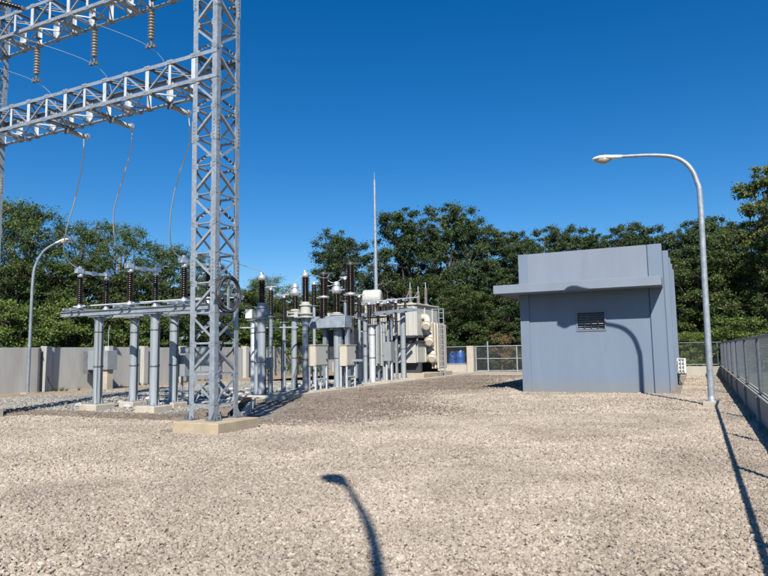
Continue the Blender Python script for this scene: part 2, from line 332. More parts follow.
def scatter(dmin, dmax, dens, s0, s1, seed, side=.72):
    """random points over the ground the picture can see, between two distances"""
    r = np.random.default_rng(seed); n = int((side*(dmax**2-dmin**2)+4.4*(dmax-dmin))*dens)
    y = np.sqrt(r.uniform(dmin**2, dmax**2, n)); x = r.uniform(-1, 1, n)*(y*side+2.2)
    X, Y = cam2site(x, y); s = r.uniform(s0, s1, n)*r.choice([1, 1, 1, 1.35], n)
    S = np.stack([s*r.uniform(.85, 1.4, n), s*r.uniform(.7, 1.05, n), s*r.uniform(.5, .85, n)], 1)
    z = r.uniform(-.002, .012, n)
    return np.stack([X, Y, z], 1), S
PADS = []                                                   # footprints the stones keep clear of (x0,x1,y0,y1)
def keep_clear(P, S, front=True):
    X, Y = P[:, 0], P[:, 1]; kx = -13.15-.022*(Y-17)
    if front: ok = (X < .98+.04*np.sin(Y*3)) & (Y < 39.7) & ((X > kx+.2) | (Y < 13.3)) & ~((X > -6.0) & (X < -.6) & (Y > 24.15))
    else: ok = (X < np.where(Y > 15.5, kx-2.6-.09*(Y-15)+.5*np.sin(Y*1.3), kx-.2)) & (Y > 13.3) & (X > -25.3+.35*np.sin(Y*1.7))
    for a, b, c, d in PADS: ok &= ~((X > a) & (X < b) & (Y > c) & (Y < d))
    return P[ok], S[ok]

# ------------------------------------------------------------------ lattice gantry
TW = .68; TD = .79; LX1 = -9.18; LX0 = LX1-TW; LY0 = 10.70; LY1 = LY0+TD      # tower legs
BX0, BX1 = -17.62, LX0                                              # beams run between the two towers
PZ = .655                                                           # lattice panel height
def lattice_tower(x0, y0, label, ztop=13.1):
    x1, y1 = x0+TW, y0+TD; t = thing('lattice_tower', label, 'lattice tower', ((x0+x1)/2, (y0+y1)/2, .22), 'towers of the lattice gantry')
    for x, y, u, v in ((x0,y0,(1,0,0),(0,1,0)), (x1,y0,(-1,0,0),(0,1,0)), (x0,y1,(1,0,0),(0,-1,0)), (x1,y1,(-1,0,0),(0,-1,0))):
        mb = MB(); mb.angle((x,y,.24), (x,y,ztop), .13, .014, u, v)
        for z in np.arange(3.2, ztop, 3.1):                          # splice plates with bolt rows
            mb.angle((x-u[0]*.01, y-v[1]*.01, z), (x-u[0]*.01, y-v[1]*.01, z+.5), .1, .01, u, v)
            for k in range(6):
                zz = z+.05+k*.08
                mb.lathe([(.014, 0), (.014, .014)], (x+u[0]*.055, y-v[1]*.01, zz), (0, -v[1], 0), 6)
                mb.lathe([(.014, 0), (.014, .014)], (x-u[0]*.01, y+v[1]*.055, zz), (-u[0], 0, 0), 6)
        mb.build('leg', M['galv'], t)
        bp = MB(); bp.box((x+u[0]*.03, y+v[1]*.03, .232), (.26, .26, .024))
        for a in (-1, 1):
            for b in (-1, 1): bp.lathe([(.018, 0), (.018, .07)], (x+u[0]*.03+a*.1, y+v[1]*.03+b*.1, .244), n=6)
        for a in (0, 1): bp.prism([(x+u[0]*.0, y+v[1]*.0-.006, .244), (x-u[0]*.1, y-.006, .244), (x, y-.006, .42)], (0, .012, 0)) if a == 0 else bp.prism([(x-.006, y, .244), (x-.006, y-v[1]*.1, .244), (x-.006, y, .42)], (.012, 0, 0))
        bp.build('base_plate', M['galv_dark'], t)
    faces = [((x0,y0),(x1,y0),(0,1,0)), ((x1,y0),(x1,y1),(-1,0,0)), ((x0,y1),(x1,y1),(0,-1,0)), ((x0,y0),(x0,y1),(1,0,0))]
    for fi, (a, b, inn) in enumerate(faces):
        mb = MB(); inn = Vector(inn); z = .52; k = fi % 2
        A, B = Vector((*a, 0))+inn*.014, Vector((*b, 0))+inn*.014
        while z < ztop:
            mb.box((A+B)/2+Vector((0,0,z))+inn*.028, ((B-A).length if abs(inn.y) else .07, (B-A).length if abs(inn.x) else .07, .008)); mb.box((A+B)/2+Vector((0,0,z+.02))+inn*.064, ((B-A).length if abs(inn.y) else .007, (B-A).length if abs(inn.x) else .007, .035))
            zn = min(z+PZ, ztop)
            p, q = (A, B) if k % 2 else (B, A)
            mb.bar(p+Vector((0,0,z+.02))+inn*.016, q+Vector((0,0,zn-.04))+inn*.016, .007, .06, inn.cross((B-A)).normalized()) if False else \
                mb.angle(p+Vector((0,0,z+.02))+inn*.004, q+Vector((0,0,zn-.05))+inn*.004, .068, .007, (0,0,1), inn)
            for e in (A, B):                                         # gussets
                c = e+(B-A).normalized()*(.09 if e is A else -.09)+Vector((0,0,z-.01))-inn*.0
                mb.box(c, (.16 if abs(inn.y) else .008, .008 if abs(inn.y) else .16, .13))
                for dz in (-.035, .035): mb.lathe([(.012, 0), (.012, .016)], c+Vector((0, 0, dz))-inn*.003, -inn, 6)
            z = zn; k += 1
            if z >= ztop-.01: break
        mb.build('bracing', M['galv'], t)
    for z in np.arange(.52+PZ*2, ztop, PZ*3):                        # inner plan bracing
        pass
    return t
lattice_tower(LX0, LY0, 'galvanised lattice tower in front of the disconnector stand, black cable coil on its side')
lattice_tower(BX0-TW, LY0, 'lattice tower at the frame edge where both crossbeams end')
PADS.append((-10.4, -8.68, 10.2, 11.75)); PADS.append((BX0-TW-.5, BX0+.5, LY0-.5, LY1+.5))
def pad(name, label, x0, x1, y0, y1, h, grp, m='concrete', r=.015):
    mb = MB(); mb.bx(x0, x1, y0, y1, -.2, h)
    o = mb.build(name, M[m], None, bevel=r); o['label'] = label; o['category'] = 'footing'; o['group'] = grp; return o
FXA, FXB = aty(172, 430, 10.28).x, at(213, 436).x; FYA, FYB = 10.28, max(atx(248, 427, FXB).y, LY1+.14)
pad('concrete_footing', 'large sunlit beige concrete footing under the lattice tower with the cable coil', FXA, FXB, FYA, FYB, .22, 'tower footings', m='tanfooting')
pad('concrete_footing', 'concrete footing under the lattice tower at the frame edge', BX0-TW-.2, BX0+.12, LY0-.12, LY1+.2, .22, 'tower footings')

def crossbeam(z0, z1, label):
    t = thing('lattice_crossbeam', label, 'lattice beam', (BX0, LY0, z0), 'crossbeams of the gantry')
    ya, yb = LY0-.012, LY1+.012; n = 11; dx = (BX1-BX0)/n; xe = LX1 
    for y, z, u, v in ((ya,z1,(0,1,0),(0,0,-1)), (ya,z0,(0,1,0),(0,0,1)), (yb,z1,(0,-1,0),(0,0,-1)), (yb,z0,(0,-1,0),(0,0,1))):
        mb = MB(); mb.angle((BX0-TW,y,z), (xe,y,z), .085, .01, u, v)
        mb.build('chord', M['galv'], t)
    for y, s in ((ya, 1), (yb, -1)):
        mb = MB()
        for i in range(n+1):
            vb = MB()
            x = BX0+i*dx
            wv = .11 if i % 2 else .075
            vb.angle((x-wv/2, y+s*.011, z0+.01), (x-wv/2, y+s*.011, z1-.01), wv, .008, (1,0,0), (0,s,0)); vb.build('side_post', M['galv_bright'], t)
            if i < n:
                p, q = ((x, z0+.05), (x+dx, z1-.05)) if i % 2 else ((x, z1-.05), (x+dx, z0+.05))
                mb.angle((p[0], y+s*.022, p[1]), (q[0], y+s*.022, q[1]), .045, .006, (0,0,1) if i % 2 else (0,0,-1), (0,s,0))
            for z in (z0+.03, z1-.03):
                mb.box((x, y-s*.004, z), (.17, .006, .10))
                for d in (-.05, 0, .05): mb.lathe([(.012, 0), (.012, .014)], (x+d, y-s*.007, z), (0, -s, 0), 6)
        mb.build('side_lacing', M['galv'], t)
    for z, s, nm in ((z1, -1, 'top_lacing'), (z0, 1, 'bottom_lacing')):
        mb = MB()
        for i in range(n+1):
            x = BX0+i*dx
            mb.angle((x, ya+.02, z+s*.012), (x, yb-.02, z+s*.012), .055, .006, (1,0,0), (0,0,s))
            if i < n:
                p, q = ((x, ya+.03), (x+dx, yb-.03)) if i % 2 else ((x, yb-.03), (x+dx, ya+.03))
                mb.angle((p[0], p[1], z+s*.022), (q[0], q[1], z+s*.022), .045, .006, (1,0,0), (0,0,s))
        if nm == 'bottom_lacing':
            for i in range(n):                                       # plates under the beam for hanging hardware
                if i % 3 == 1: mb.box((BX0+(i+.5)*dx, (ya+yb)/2, z-.016), (.22, TD*.9, .012)); mb.box((BX0+(i+.5)*dx+.1, (ya+yb)/2, z-.05), (.1, TD*.9, .06))
        mb.build(nm, M['galv'], t)
    return t
crossbeam(7.71, 8.37, 'lower galvanised lattice crossbeam, conductor brackets sticking out behind it')
crossbeam(10.36, 11.02, 'upper galvanised lattice crossbeam with three insulator strings under it')

# insulator strings under the upper beam
INS_X = (-15.8, -13.56, -11.58); YM = (LY0+LY1)/2
IN_L = ('leftmost of the three hanging insulator strings under the upper crossbeam', 'middle one of the three hanging insulator strings under the upper crossbeam',
        'hanging insulator string nearest the tower under the upper crossbeam')
for i, X in enumerate(INS_X):
    t = thing('insulator_string', IN_L[i], 'insulator', (X, YM, 10.3), 'insulator strings hanging from the upper crossbeam')
    MB().tube([(X,YM,10.36),(X,YM,10.08)], .014).box((X,YM,10.34), (.12,.16,.03)).build('hanger', M['galv_dark'], t)
    MB().lathe([(r, z-9.28+9.28) for r, z in sheds(0, .78, .045, .085, .075)], (X,YM,9.3), n=14).build('disc_stack', M['porcelain_grey'], t)
    c = MB(); c.tube([(X,YM,9.3),(X,YM,9.17)], .02); c.bar((X-.16,YM,9.13),(X+.16,YM,9.1),.06,.06); c.box((X-.05,YM,9.16),(.05,.12,.09)); c.box((X+.07,YM,9.14),(.05,.12,.09))
    c.build('suspension_clamp', M['galv_dark'], t)
# tension insulator entering the frame at the upper left
p, q = aty(23, 8.5, 10.6), aty(-8, 0, 9.9)
t = thing('tension_insulator', 'dark insulator string pulling away from the upper crossbeam at the frame edge', 'insulator', p)
d = q-p; MB().lathe([(r, z) for r, z in sheds(0, d.length*.8, .04, .085, .07)], p+d*.1, d, 14).build('disc_stack', M['porcelain'], t)
MB().tube([p, p+d*.12], .02).box(p, (.1,.1,.1)).build('shackle', M['galv_dark'], t)
MB().tube([p+d*.88, q+d*.5, q+d*4], .014).build('line_end', M['wire'], t)

# bracket posts under lower beam with drop conductors
TIP_X = (-14.8, -13.12, -11.15); TY = 11.95; TZ = 7.62
BR_L = ('leftmost horizontal post insulator under the lower crossbeam', 'middle horizontal post insulator under the lower crossbeam', 'horizontal post insulator beside the lattice tower under the lower crossbeam')
SWX = (-17.2, -15.05, -12.95); SWY0, SWY1 = 13.8, 14.8
DR_L = ('leftmost conductor drop curving from the lower crossbeam to the disconnector', 'middle conductor drop curving from the lower crossbeam to the disconnector', 'conductor drop next to the lattice tower')
for i, X in enumerate(TIP_X):
    t = thing('post_insulator', BR_L[i], 'insulator', (X, YM, TZ), 'post insulators behind the lower crossbeam')
    MB().box((X, LY0+.3, TZ+.07), (.09, .62, .03)).box((X, LY0+.62, TZ), (.16, .02, .16)).build('bracket', M['galv_dark'], t)
    MB().lathe(sheds(0, TY-LY0-.68, .05, .066, .045), (X, LY0+.63, TZ), (0, 1, 0), 14).build('porcelain_post', M['pale_porcelain'], t)
    MB().lathe([(.055, 0), (.055, .1)], (X, TY-.05, TZ), (0, 1, 0), 12).box((X, TY+.03, TZ+.03), (.07, .08, .16)).build('line_clamp', M['alu'], t)
drop_px = (((84,135),(83,160),(75,200),(66,232),(64,250),(69,262),(79,267)), ((132,125),(131,150),(121,185),(114,212),(115,240),(122,252),(131,261)), ((189,118),(190,142),(180,172),(172,205),(170,235),(174,252),(184,258)))
for i in range(3):
    pts = []
    P = drop_px[i]
    for k, (x, y) in enumerate(P):
        f = k/(len(P)-1); Y = TY+(SWY0-TY)*(f**1.5)
        pts.append(aty(x, y, Y))
    pts[-1] = Vector((SWX[i]+.02, SWY0, 4.30)); 
    o = MB().tube(smooth(pts, 8), .017, 8).build('drop_conductor', M['wire']); tag(o, DR_L[i], 'conductor', 'conductors dropping to the disconnector')
# conductors hung in the clamps
CL = ('thin conductor held by the leftmost hanging insulator string', 'thin conductor held by the middle hanging insulator string', 'thin conductor held by the hanging insulator string nearest the tower')
for i, X in enumerate(INS_X):
    a = Vector((X, YM, 9.09)); b = Vector((TIP_X[i], TY, TZ+.1)); pts = [Vector((X-2.2, YM-6.5, 10.3)), Vector((X-.9, YM-2.6, 9.35)), a, a+(b-a)*.35+Vector((0,.25,-.35)), a+(b-a)*.75+Vector((0,.3,-.3)), b]
    o = MB().tube(smooth(pts, 8), .006, 6).build('overhead_conductor', M['wire']); tag(o, CL[i], 'conductor', 'conductors hung under the upper crossbeam')

# cable coil on the tower
c = Vector((LX1+.14, LY0+.34, 0)); c.z = atx(229.5, 294, LX1+.14).z; c.y = atx(229.5, 294, LX1+.14).y
t = thing('cable_coil', 'round coil of black cable on a cross bracket on the lattice tower', 'cable coil', c)
for k in range(7):
    rr = .355+.03*sin(k*2.1); off = Vector((-.05+.03*(k % 4), random.uniform(-.015,.015), random.uniform(-.015,.015)))
    pts = [c+off+Vector((.01*sin(3*a+k), rr*cos(a)*1.0, rr*1.06*sin(a))) for a in np.linspace(0, 2*pi, 41)]
    MB().tube(pts, .012, 8, False).build('cable_loop', M['dark'], t) if k < 7 else None
br = MB(); br.box(c+Vector((-.06,0,0)), (.03,1.05,.05)); br.box(c+Vector((-.03,0,0)), (.03,.05,.86)); br.box(c+Vector((-.05,-.34,0)), (.1,.05,.09)); br.box(c+Vector((-.05,.34,0)), (.1,.05,.09)); br.build('cross_bracket', M['galv'], t)

o = MB().tube(smooth([(LX1+.12, LY0+.2, 2.0), (LX1-.2, LY0+.35, 1.6), (LX1-.35, LY0+.4, 2.3), (LX1-.15, LY0+.5, 2.9), (LX1-.45, LY0+.4, 2.5), (LX1-.3, LY0+.45, 1.5), (LX1-.5, LY0+.5, .9), (LX1-.3, LY0+.4, .24)], 8), .02, 8).build('loose_hose', M['black']); tag(o, 'black hose looping down inside the lattice tower', 'hose')

# ------------------------------------------------------------------ steel column helper (its own thing, parts: shaft, gusset plates, cap)
def steel_column(x, y, ztop, r, label, grp, m='column', padh=.18, caps=True, padgrp='column footings', padlabel=None, pw=.42):
    t = thing('support_column', label, 'steel column', (x, y, padh), grp)
    MB().lathe([(r, padh+.02), (r, ztop)], (x, y, 0), n=20).build('shaft', M[m], t)
    b = MB(); b.box((x, y, padh+.01), (r*3.4, r*3.4, .024))
    for k in range(4):
        a = k*pi/2+pi/4*0; u = Vector((cos(a), sin(a), 0)); w_ = Vector((-sin(a), cos(a), 0))*.006; o = Vector((x, y, 0))
        b.prism([o+u*r*.97+Vector((0,0,padh+.022))-w_, o+u*r*1.65+Vector((0,0,padh+.022))-w_, o+u*r*.97+Vector((0,0,padh+.3))-w_], w_*2)
        b.lathe([(.018,0),(.018,.06)], o+Vector((cos(a+pi/4), sin(a+pi/4), 0))*r*2.0+Vector((0,0,padh+.02)), n=6)
    b.build('base_flange', M['galv'], t)
    if caps:
        b = MB(); b.box((x, y, ztop+.01), (r*3.4, r*3.4, .02))
        for k in range(4):
            a = k*pi/2; u = Vector((cos(a), sin(a), 0)); w_ = Vector((-sin(a), cos(a), 0))*.006; o = Vector((x, y, 0))
            b.prism([o+u*r*.97+Vector((0,0,ztop-.001))-w_, o+u*r*1.65+Vector((0,0,ztop-.001))-w_, o+u*r*.97+Vector((0,0,ztop-.26))-w_], w_*2)
        b.build('cap_plate', M['galv'], t)
    zc_ = padh+(ztop-padh)*.42; zr = (ztop-padh)
    MB().lathe([(r+.001, zc_), (r+.014, zc_+.005), (r+.014, zc_+.05), (r+.001, zc_+.055)], (x, y, 0), n=20).lathe([(r+.001, padh+zr*.82), (r+.014, padh+zr*.82+.005), (r+.014, padh+zr*.82+.04), (r+.001, padh+zr*.82+.045)], (x, y, 0), n=20).build('strap', M['galv_dark'], t)
    MB().tube(smooth([(x+r+.02, y-.03, padh+.02), (x+r+.022, y-.03, padh+zr*.3), (x+r+.022, y-.02, padh+zr*.9)], 4), .014, 6).build('earth_lead', M['black'], t)
    if padlabel:
        pad('concrete_footing', padlabel, x-pw, x+pw, y-pw, y+pw, padh, padgrp, r=.02, m='footing'); PADS.append((x-pw-.04, x+pw+.04, y-pw-.04, y+pw+.04))
    return t
cols = [(-16.42, 13.9, 'nearest left round column of the disconnector stand'), (-14.12, 13.9, 'nearest right round column of the disconnector stand'),
        (-16.12, 15.0, 'far round column of the disconnector stand, seen between its two front columns'), (-14.5, 15.05, 'far round column of the disconnector stand, just left of the lattice tower')]
for i, (x, y, lb) in enumerate(cols):
    steel_column(x, y, 2.8, .135, lb, 'columns of the disconnector stand', padlabel='footing under the '+lb.split(',')[0].replace(' of the disconnector stand', '')+' of the disconnector stand', padgrp='footings of the disconnector stand', pw=.36 if i < 2 else .30)
t = thing('switch_frame', 'horizontal channel steel frame lying on the disconnector stand columns', 'steel frame', (-15.2, 14.4, 2.83))
for y in (13.72, 14.98):
    b = MB()
    for z, h in ((2.86, .02), (3.0, .02)): b.bx(-17.9, -12.0, y-.06, y+.06, z-.01, z+.01)
    b.bx(-17.9, -12.0, y-.008, y+.008, 2.85, 3.01); b.build('long_channel', M['galv'], t)
for X in SWX:
    b = MB()
    for dx in (-.16, .16):
        b.bx(X+dx-.035, X+dx+.035, 13.35, 15.35, 3.012, 3.09)
    b.bx(X-.24, X+.24, 13.6, 13.74, 3.092, 3.11); b.bx(X-.24, X+.24, 14.86, 15.0, 3.092, 3.11)
    b.build('cross_channel', M['galv'], t)
MB().tube([(-18.1, 14.3, 3.22), (-12.0, 14.3, 3.22)], .024).tube([(-17.6, 15.15, 3.28), (-11.9, 15.15, 3.28)], .02).build('operating_rod', M['galv_bright'], t)
MB().tube([(-14.62, 14.3, 3.2), (-14.62, 14.9, 3.0), (-14.58, 15.25, 1.6)], .022).build('drive_rod', M['galv'], t)
SW_L = ('leftmost pole of the disconnector above the stand', 'middle pole of the disconnector above the stand', 'disconnector pole right beside the lattice tower')
for i, X in enumerate(SWX):
    t = thing('disconnector_pole', SW_L[i], 'disconnector', (X, 14.3, 3.11), 'disconnector poles on the stand')
    for y in (SWY0, SWY1):
        MB().lathe([(.11, 3.112), (.11, 3.15), (.07, 3.16), (.07, 3.22)], (X, y, 0), n=16).build('swivel_base', M['alu'], t)
        MB().lathe(sheds(3.22, 4.08, .062, .108, .062), (X, y, 0), n=18).build('insulator', M['porcelain'], t)
        MB().lathe([(.075, 4.08), (.085, 4.10), (.085, 4.17), (.06, 4.19)], (X, y, 0), n=16).build('top_cap', M['alu'], t)
    b = MB(); b.bar((X, SWY0-.12, 4.245), (X, 14.3, 4.235), .1, .09); b.box((X, SWY0-.05, 4.27), (.16, .22, .14)); b.box((X,SWY0-.02,4.37),(.06,.06,.1)); b.build('male_arm', M['alu'], t)
    b = MB(); b.bar((X, 14.27, 4.235), (X, SWY1+.12, 4.245), .08, .075); b.box((X, 14.3, 4.235), (.13, .1, .13)); b.box((X, SWY1+.03, 4.27), (.15, .2, .13)); b.box((X, SWY1, 4.38), (.05, .05, .12)); b.tube([(X,SWY1,4.4),(X+.05,SWY1+.5,4.42)], .018); b.build('female_arm', M['alu'], t)
t = thing('drive_cabinet', 'grey drive cabinet clamped to the far right column of the disconnector stand', 'cabinet', (-14.4, 15.3, .9))
MB().bx(-14.66, -14.2, 15.2, 15.5, .95, 1.65).build('case', M['greybox'], t, bevel=.012); MB().box((-14.43, 15.185, 1.3), (.03, .03, .12)).build('handle', M['dark'], t)
# grounding wires
o = MB().tube(smooth([(-16.30, 13.76, 2.7), (-16.29, 13.75, 1.5), (-16.28, 13.74, .4), (-16.1, 13.6, .05)], 5), .008, 6).build('earthing_cable', M['black']); tag(o, 'thin dark earthing cable on the nearest left stand column', 'cable')

# grey cabinet and concrete pier behind the tower
a, b_ = aty(180, 347, 17.2), aty(212, 372, 17.2)
t = thing('control_cabinet', 'wide grey control cabinet on legs seen through the lattice tower', 'cabinet', ((a.x+b_.x)/2, 17.4, 0))
MB().bx(a.x, b_.x, 17.2, 17.7, b_.z, a.z).build('case', M['greybox'], t, bevel=.015)
for f in (.33, .66): MB().box((a.x+(b_.x-a.x)*f, 17.194, (a.z+b_.z)/2), (.008, .01, a.z-b_.z-.08)).build('door_gap', M['dark'], t)
for x in (a.x+.06, b_.x-.06):
    for y in (17.26, 17.64): MB().bx(x-.03, x+.03, y-.03, y+.03, 0, b_.z).build('leg', M['galv'], t)
a, b_ = aty(83, 351, 22.5), aty(107, 374, 22.5)
t = thing('marshalling_box', 'blue grey equipment box on a concrete pier behind the leftmost stand column', 'equipment box', ((a.x+b_.x)/2, 22.8, 0))
MB().bx(a.x+.35, b_.x, 22.5, 23.1, b_.z+.2, a.z).build('case', M['greybox'], t, bevel=.02)
MB().bx(a.x-.02, a.x+.32, 22.56, 22.9, b_.z, a.z-.02).build('side_panel', M['galv_dark'], t)
MB().bx(b_.x-.42, b_.x-.1, 22.6, 22.95, 0, b_.z+.2).build('pier', M['concrete'], t)
MB().bx(b_.x-.38, b_.x-.08, 22.65, 22.9, a.z, a.z+.22).build('terminal_cap', M['pale'], t)
MB().tube(smooth([(b_.x-.3, 22.8, a.z+.2), (b_.x-.3, 22.8, a.z+1.0), (b_.x-.2, 22.8, a.z+1.25)], 5), .022).build('whip', M['galv'], t)

# ------------------------------------------------------------------ current transformers, breaker, supports
def instrument(name, x, y, z0, z1, ztop_cap, label, grp, r=.1, head='cap', base='flange', cat='instrument transformer', two=False):
    t = thing(name, label, cat, (x, y, z0), grp)
    if base == 'tank':
        MB().lathe([(.27, z0), (.27, z0+.05), (.22, z0+.06), (.22, z0+.36), (.26, z0+.37), (.26, z0+.42), (.16, z0+.43), (.16, z1)], (x, y, 0), n=20, sm=False).box((x+.26, y-.05, z0+.2), (.14, .2, .18)).build('tank', M['galv_mid'], t)
        MB().bx(x-.58, x-.28, y-.2, y+.1, z0+.02, z0+.34).build('terminal_box', M['white'], t, bevel=.01)
    else:
        MB().lathe([(.34, z0), (.34, z0+.05), (.25, z0+.055), (.25, z0+.14), (.33, z0+.145), (.33, z0+.19), (.21, z0+.2), (.21, z0+(z1-z0)*.75), (.26, z0+(z1-z0)*.76), (.26, z0+(z1-z0)*.84), (.18, z0+(z1-z0)*.86), (.18, z1)], (x, y, 0), n=20, sm=False).box((x-.33, y-.1, z0+.14), (.18, .22, .24)).build('base_tank', M['pale'], t)
    zt = ztop_cap
    MB().lathe(sheds(z1, zt, r*.62, r*1.12, .062), (x, y, 0), n=18).build('insulator', M['porcelain'], t)
    if head == 'cap': MB().lathe([(.11, zt), (.15, zt+.02), (.15, zt+.16), (.10, zt+.2), (.05, zt+.21)], (x, y, 0), n=18).tube([(x,y,zt+.2),(x-.06,y,zt+.3)], .025).build('head', M['alu'], t)
    elif head == 'dome':
        MB().lathe([(.10, zt), (.2, zt+.05), (.245, zt+.17), (.2, zt+.3), (.12, zt+.37), (.17, zt+.40), (.17, zt+.44), (.12, zt+.46), (.16, zt+.52), (.06, zt+.56)], (x, y, 0), n=20).build('head', M['alu'], t)
        MB().bar((x-.42, y, zt+.18), (x+.42, y, zt+.18), .06, .04).build('terminal_bar', M['alu'], t)
    return t
ctg = 'instrument transformers on columns'
CT1 = (-13.82, 18.6)
steel_column(*CT1, 2.82, .15, 'round column with lattice shadows, right of the lattice tower', 'equipment columns', padlabel='footing under the column with lattice shadows', pw=.5, padgrp='footings in the equipment yard')
instrument('current_transformer', *CT1, 2.84, 3.40, 4.2, 'silver capped brown insulator standing alone right of the lattice tower', ctg, .135, base='tank')
x = aty(257.5, 390, 20.1); steel_column(x.x, 20.1, 2.9, .13, 'round column just left of the one with lattice shadows', 'equipment columns', padh=.06)
x = aty(253.5, 390, 21.4); steel_column(x.x, 21.4, 2.95, .12, 'palest and farthest of the three clustered columns right of the lattice tower', 'equipment columns', m='galv_bright', padh=.06)
x3 = aty(306, 385, 22.0).x; steel_column(x3, 22.0, 3.0, .145, 'round column beside the beige cabinet on two legs', 'equipment columns', padh=.1, padlabel='footing under the column beside the beige cabinet', pw=.45, padgrp='footings in the equipment yard')
instrument('current_transformer', x3, 22.0, 3.02, 3.66, 4.66, 'tall brown insulator with silver drum cap on wide pale base', ctg, .165)
x2 = aty(294.5, 385, 23.4).x; steel_column(x2, 23.4, 3.15, .13, 'shaded dark column left of the beige cabinet', 'equipment columns', padh=.1)
instrument('current_transformer', x2+.05, 23.4, 3.17, 3.5, 4.05, 'silver domed transformer left of the drum capped insulator', ctg, .15, head='dome')
x4 = aty(337.5, 385, 24.4).x; steel_column(x4, 24.4, 3.05, .15, 'round column between the two beige cabinets', 'equipment columns', padh=.1)
instrument('current_transformer', x4, 24.4, 3.07, 3.35, 4.15, 'silver domed transformer between the two tall double insulators', ctg, .155, head='dome')
# breaker poles with two stacked insulators each
BRL = ('tall double insulator left of the silver domed transformer', 'tall double insulator just left of the round oil tank')
for i, (px, y0, y1, y2, y3, Y) in enumerate(((324, 275, 296, 298.5, 318, 24.2), (351, 265, 292.5, 296, 316, 25.2))):
    P0, P1, P2, P3 = (aty(px, y, Y) for y in (y3, y2, y1, y0)); X = P0.x
    t = thing('breaker_pole', BRL[i], 'circuit breaker pole', (X, Y, P0.z), 'circuit breaker poles')
    MB().lathe(sheds(P0.z, P1.z, .13, .20, .075), (X, Y, 0), n=18).build('lower_insulator', M['porcelain'], t)
    MB().lathe([(.14, P1.z), (.24, P1.z+.01), (.24, P2.z-.02), (.14, P2.z)], (X, Y, 0), n=18).bar((X-.35, Y, (P1.z+P2.z)/2), (X+.2, Y, (P1.z+P2.z)/2), .1, .04).build('middle_flange', M['alu'], t)
    MB().lathe(sheds(P2.z, P3.z, .135, .21, .075), (X, Y, 0), n=18).build('upper_insulator', M['porcelain'], t)
    MB().lathe([(.17, P3.z), (.17, P3.z+.1), (.1, P3.z+.14)], (X, Y, 0), n=16).bar((X, Y, P3.z+.05), (X+.5, Y, P3.z+.05), .08, .08).build('top_cap', M['dark'], t)
a, b_ = aty(311, 317, 24.2), aty(358, 327, 24.2); bx_ = aty(365, 350, 24.7).x
t = thing('hooded_stand', 'blue grey hooded steel frame carrying the double insulators', 'steel frame', ((a.x+b_.x)/2, 24.7, 0))
MB().prism([(a.x, 23.9, b_.z), (b_.x-.5, 23.9, b_.z), (b_.x-.58, 24.1, a.z), (a.x+.12, 24.1, a.z)], (0, .65, 0)).build('hood', M['galv_mid'], t, bevel=.01)
for x in (aty(328, 350, 24.6).x, aty(343, 350, 24.6).x, b_.x-.62):
    MB().bx(x-.09, x+.09, 24.3, 24.48, 0, b_.z-.002).build('leg', M['galv_mid'], t)
MB().bx(a.x+.3, b_.x, 24.56, 24.64, 1.2, 1.3).build('cross_bar', M['galv'], t)
MB().bx(a.x+.55, b_.x-.5, 24.72, 25.2, 1.3, 2.6).build('drive_housing', M['dark'], t, bevel=.02)

def cabinet(px0, px1, py0, py1, Y, wx, wy, label, legs=True, m='cream'):
    a, b = aty(px0, py0, Y), aty(px1, py1, Y); X0 = a.x; z1, z0 = a.z, b.z
    t = thing('junction_cabinet', label, 'cabinet', (X0+wx/2, Y+wy/2, 0), 'junction cabinets in the switchyard')
    MB().bx(X0, X0+wx, Y, Y+wy, z0, z1).build('case', M[m], t, bevel=.015)
    MB().bx(X0-.03, X0+wx+.03, Y-.03, Y+wy+.03, z1+.001, z1+.03).build('rain_roof', M[m], t)
    MB().bx(X0+wx+.001, X0+wx+.014, Y+.04, Y+wy-.04, z0+.04, z1-.04).build('door', M['pale'], t, bevel=.004)
    for f in (.3, .7): MB().box((X0+wx+.03, Y+wy*.86, z0+(z1-z0)*f), (.03, .05, .07)).build('hinge', M['dark'], t)
    if legs:
        for yy in (Y+.06, Y+wy-.06):
            MB().bx(X0+wx-.06, X0+wx, yy-.025, yy+.025, 0, z0-.001).build('leg', M['galv_bright'], t)
            MB().bx(X0, X0+.06, yy-.025, yy+.025, 0, z0-.001).build('leg', M['galv_bright'], t)
        MB().bx(X0+wx-.05, X0+wx-.01, Y+.09, Y+wy-.09, .55, .6).build('leg_brace', M['galv_bright'], t)
        MB().tube([(X0+wx*.5, Y+wy*.4, z0), (X0+wx*.5, Y+wy*.4, 0)], .04).build('conduit', M['galv'], t)
    return t
cabinet(308, 327, 345.5, 366, 21.7, .34, .95, 'beige junction cabinet with pale side door, left one of the pair')
cabinet(339.5, 351, 345.5, 366, 24.0, .34, .85, 'beige junction cabinet with pale side door, right one of the pair')
# bus tubes linking equipment
o = MB().tube(smooth([(CT1[0], CT1[1], 4.55), (CT1[0]-.3, 16.9, 4.75), (-12.95, 15.2, 4.45), (-12.95, 14.95, 4.42)], 8), .014).build('jumper_conductor', M['wire']); tag(o, 'jumper conductor from the disconnector to the lone silver capped insulator', 'conductor')
o = MB().tube(smooth([(CT1[0], CT1[1], 4.52), (-14.2, 20.2, 3.75), (x3-.1, 21.6, 4.55), (x3, 22, 4.86)], 8), .013).build('jumper_conductor', M['wire']); tag(o, 'sagging jumper from the lone insulator to the drum capped one', 'conductor')
o = MB().tube([aty(240, 328, 20), aty(298, 327.5, 22.9)], .03).build('bus_tube', M['galv_bright']); tag(o, 'thin horizontal steel pipe linking columns right of the tower', 'pipe')
o = MB().tube(smooth([(x3, 22, 4.86), (x3+.3, 23, 4.72), (-14.35, 24.2, 5.02)], 8), .013).build('jumper_conductor', M['wire']); tag(o, 'short jumper from the drum capped insulator to the double insulator', 'conductor')

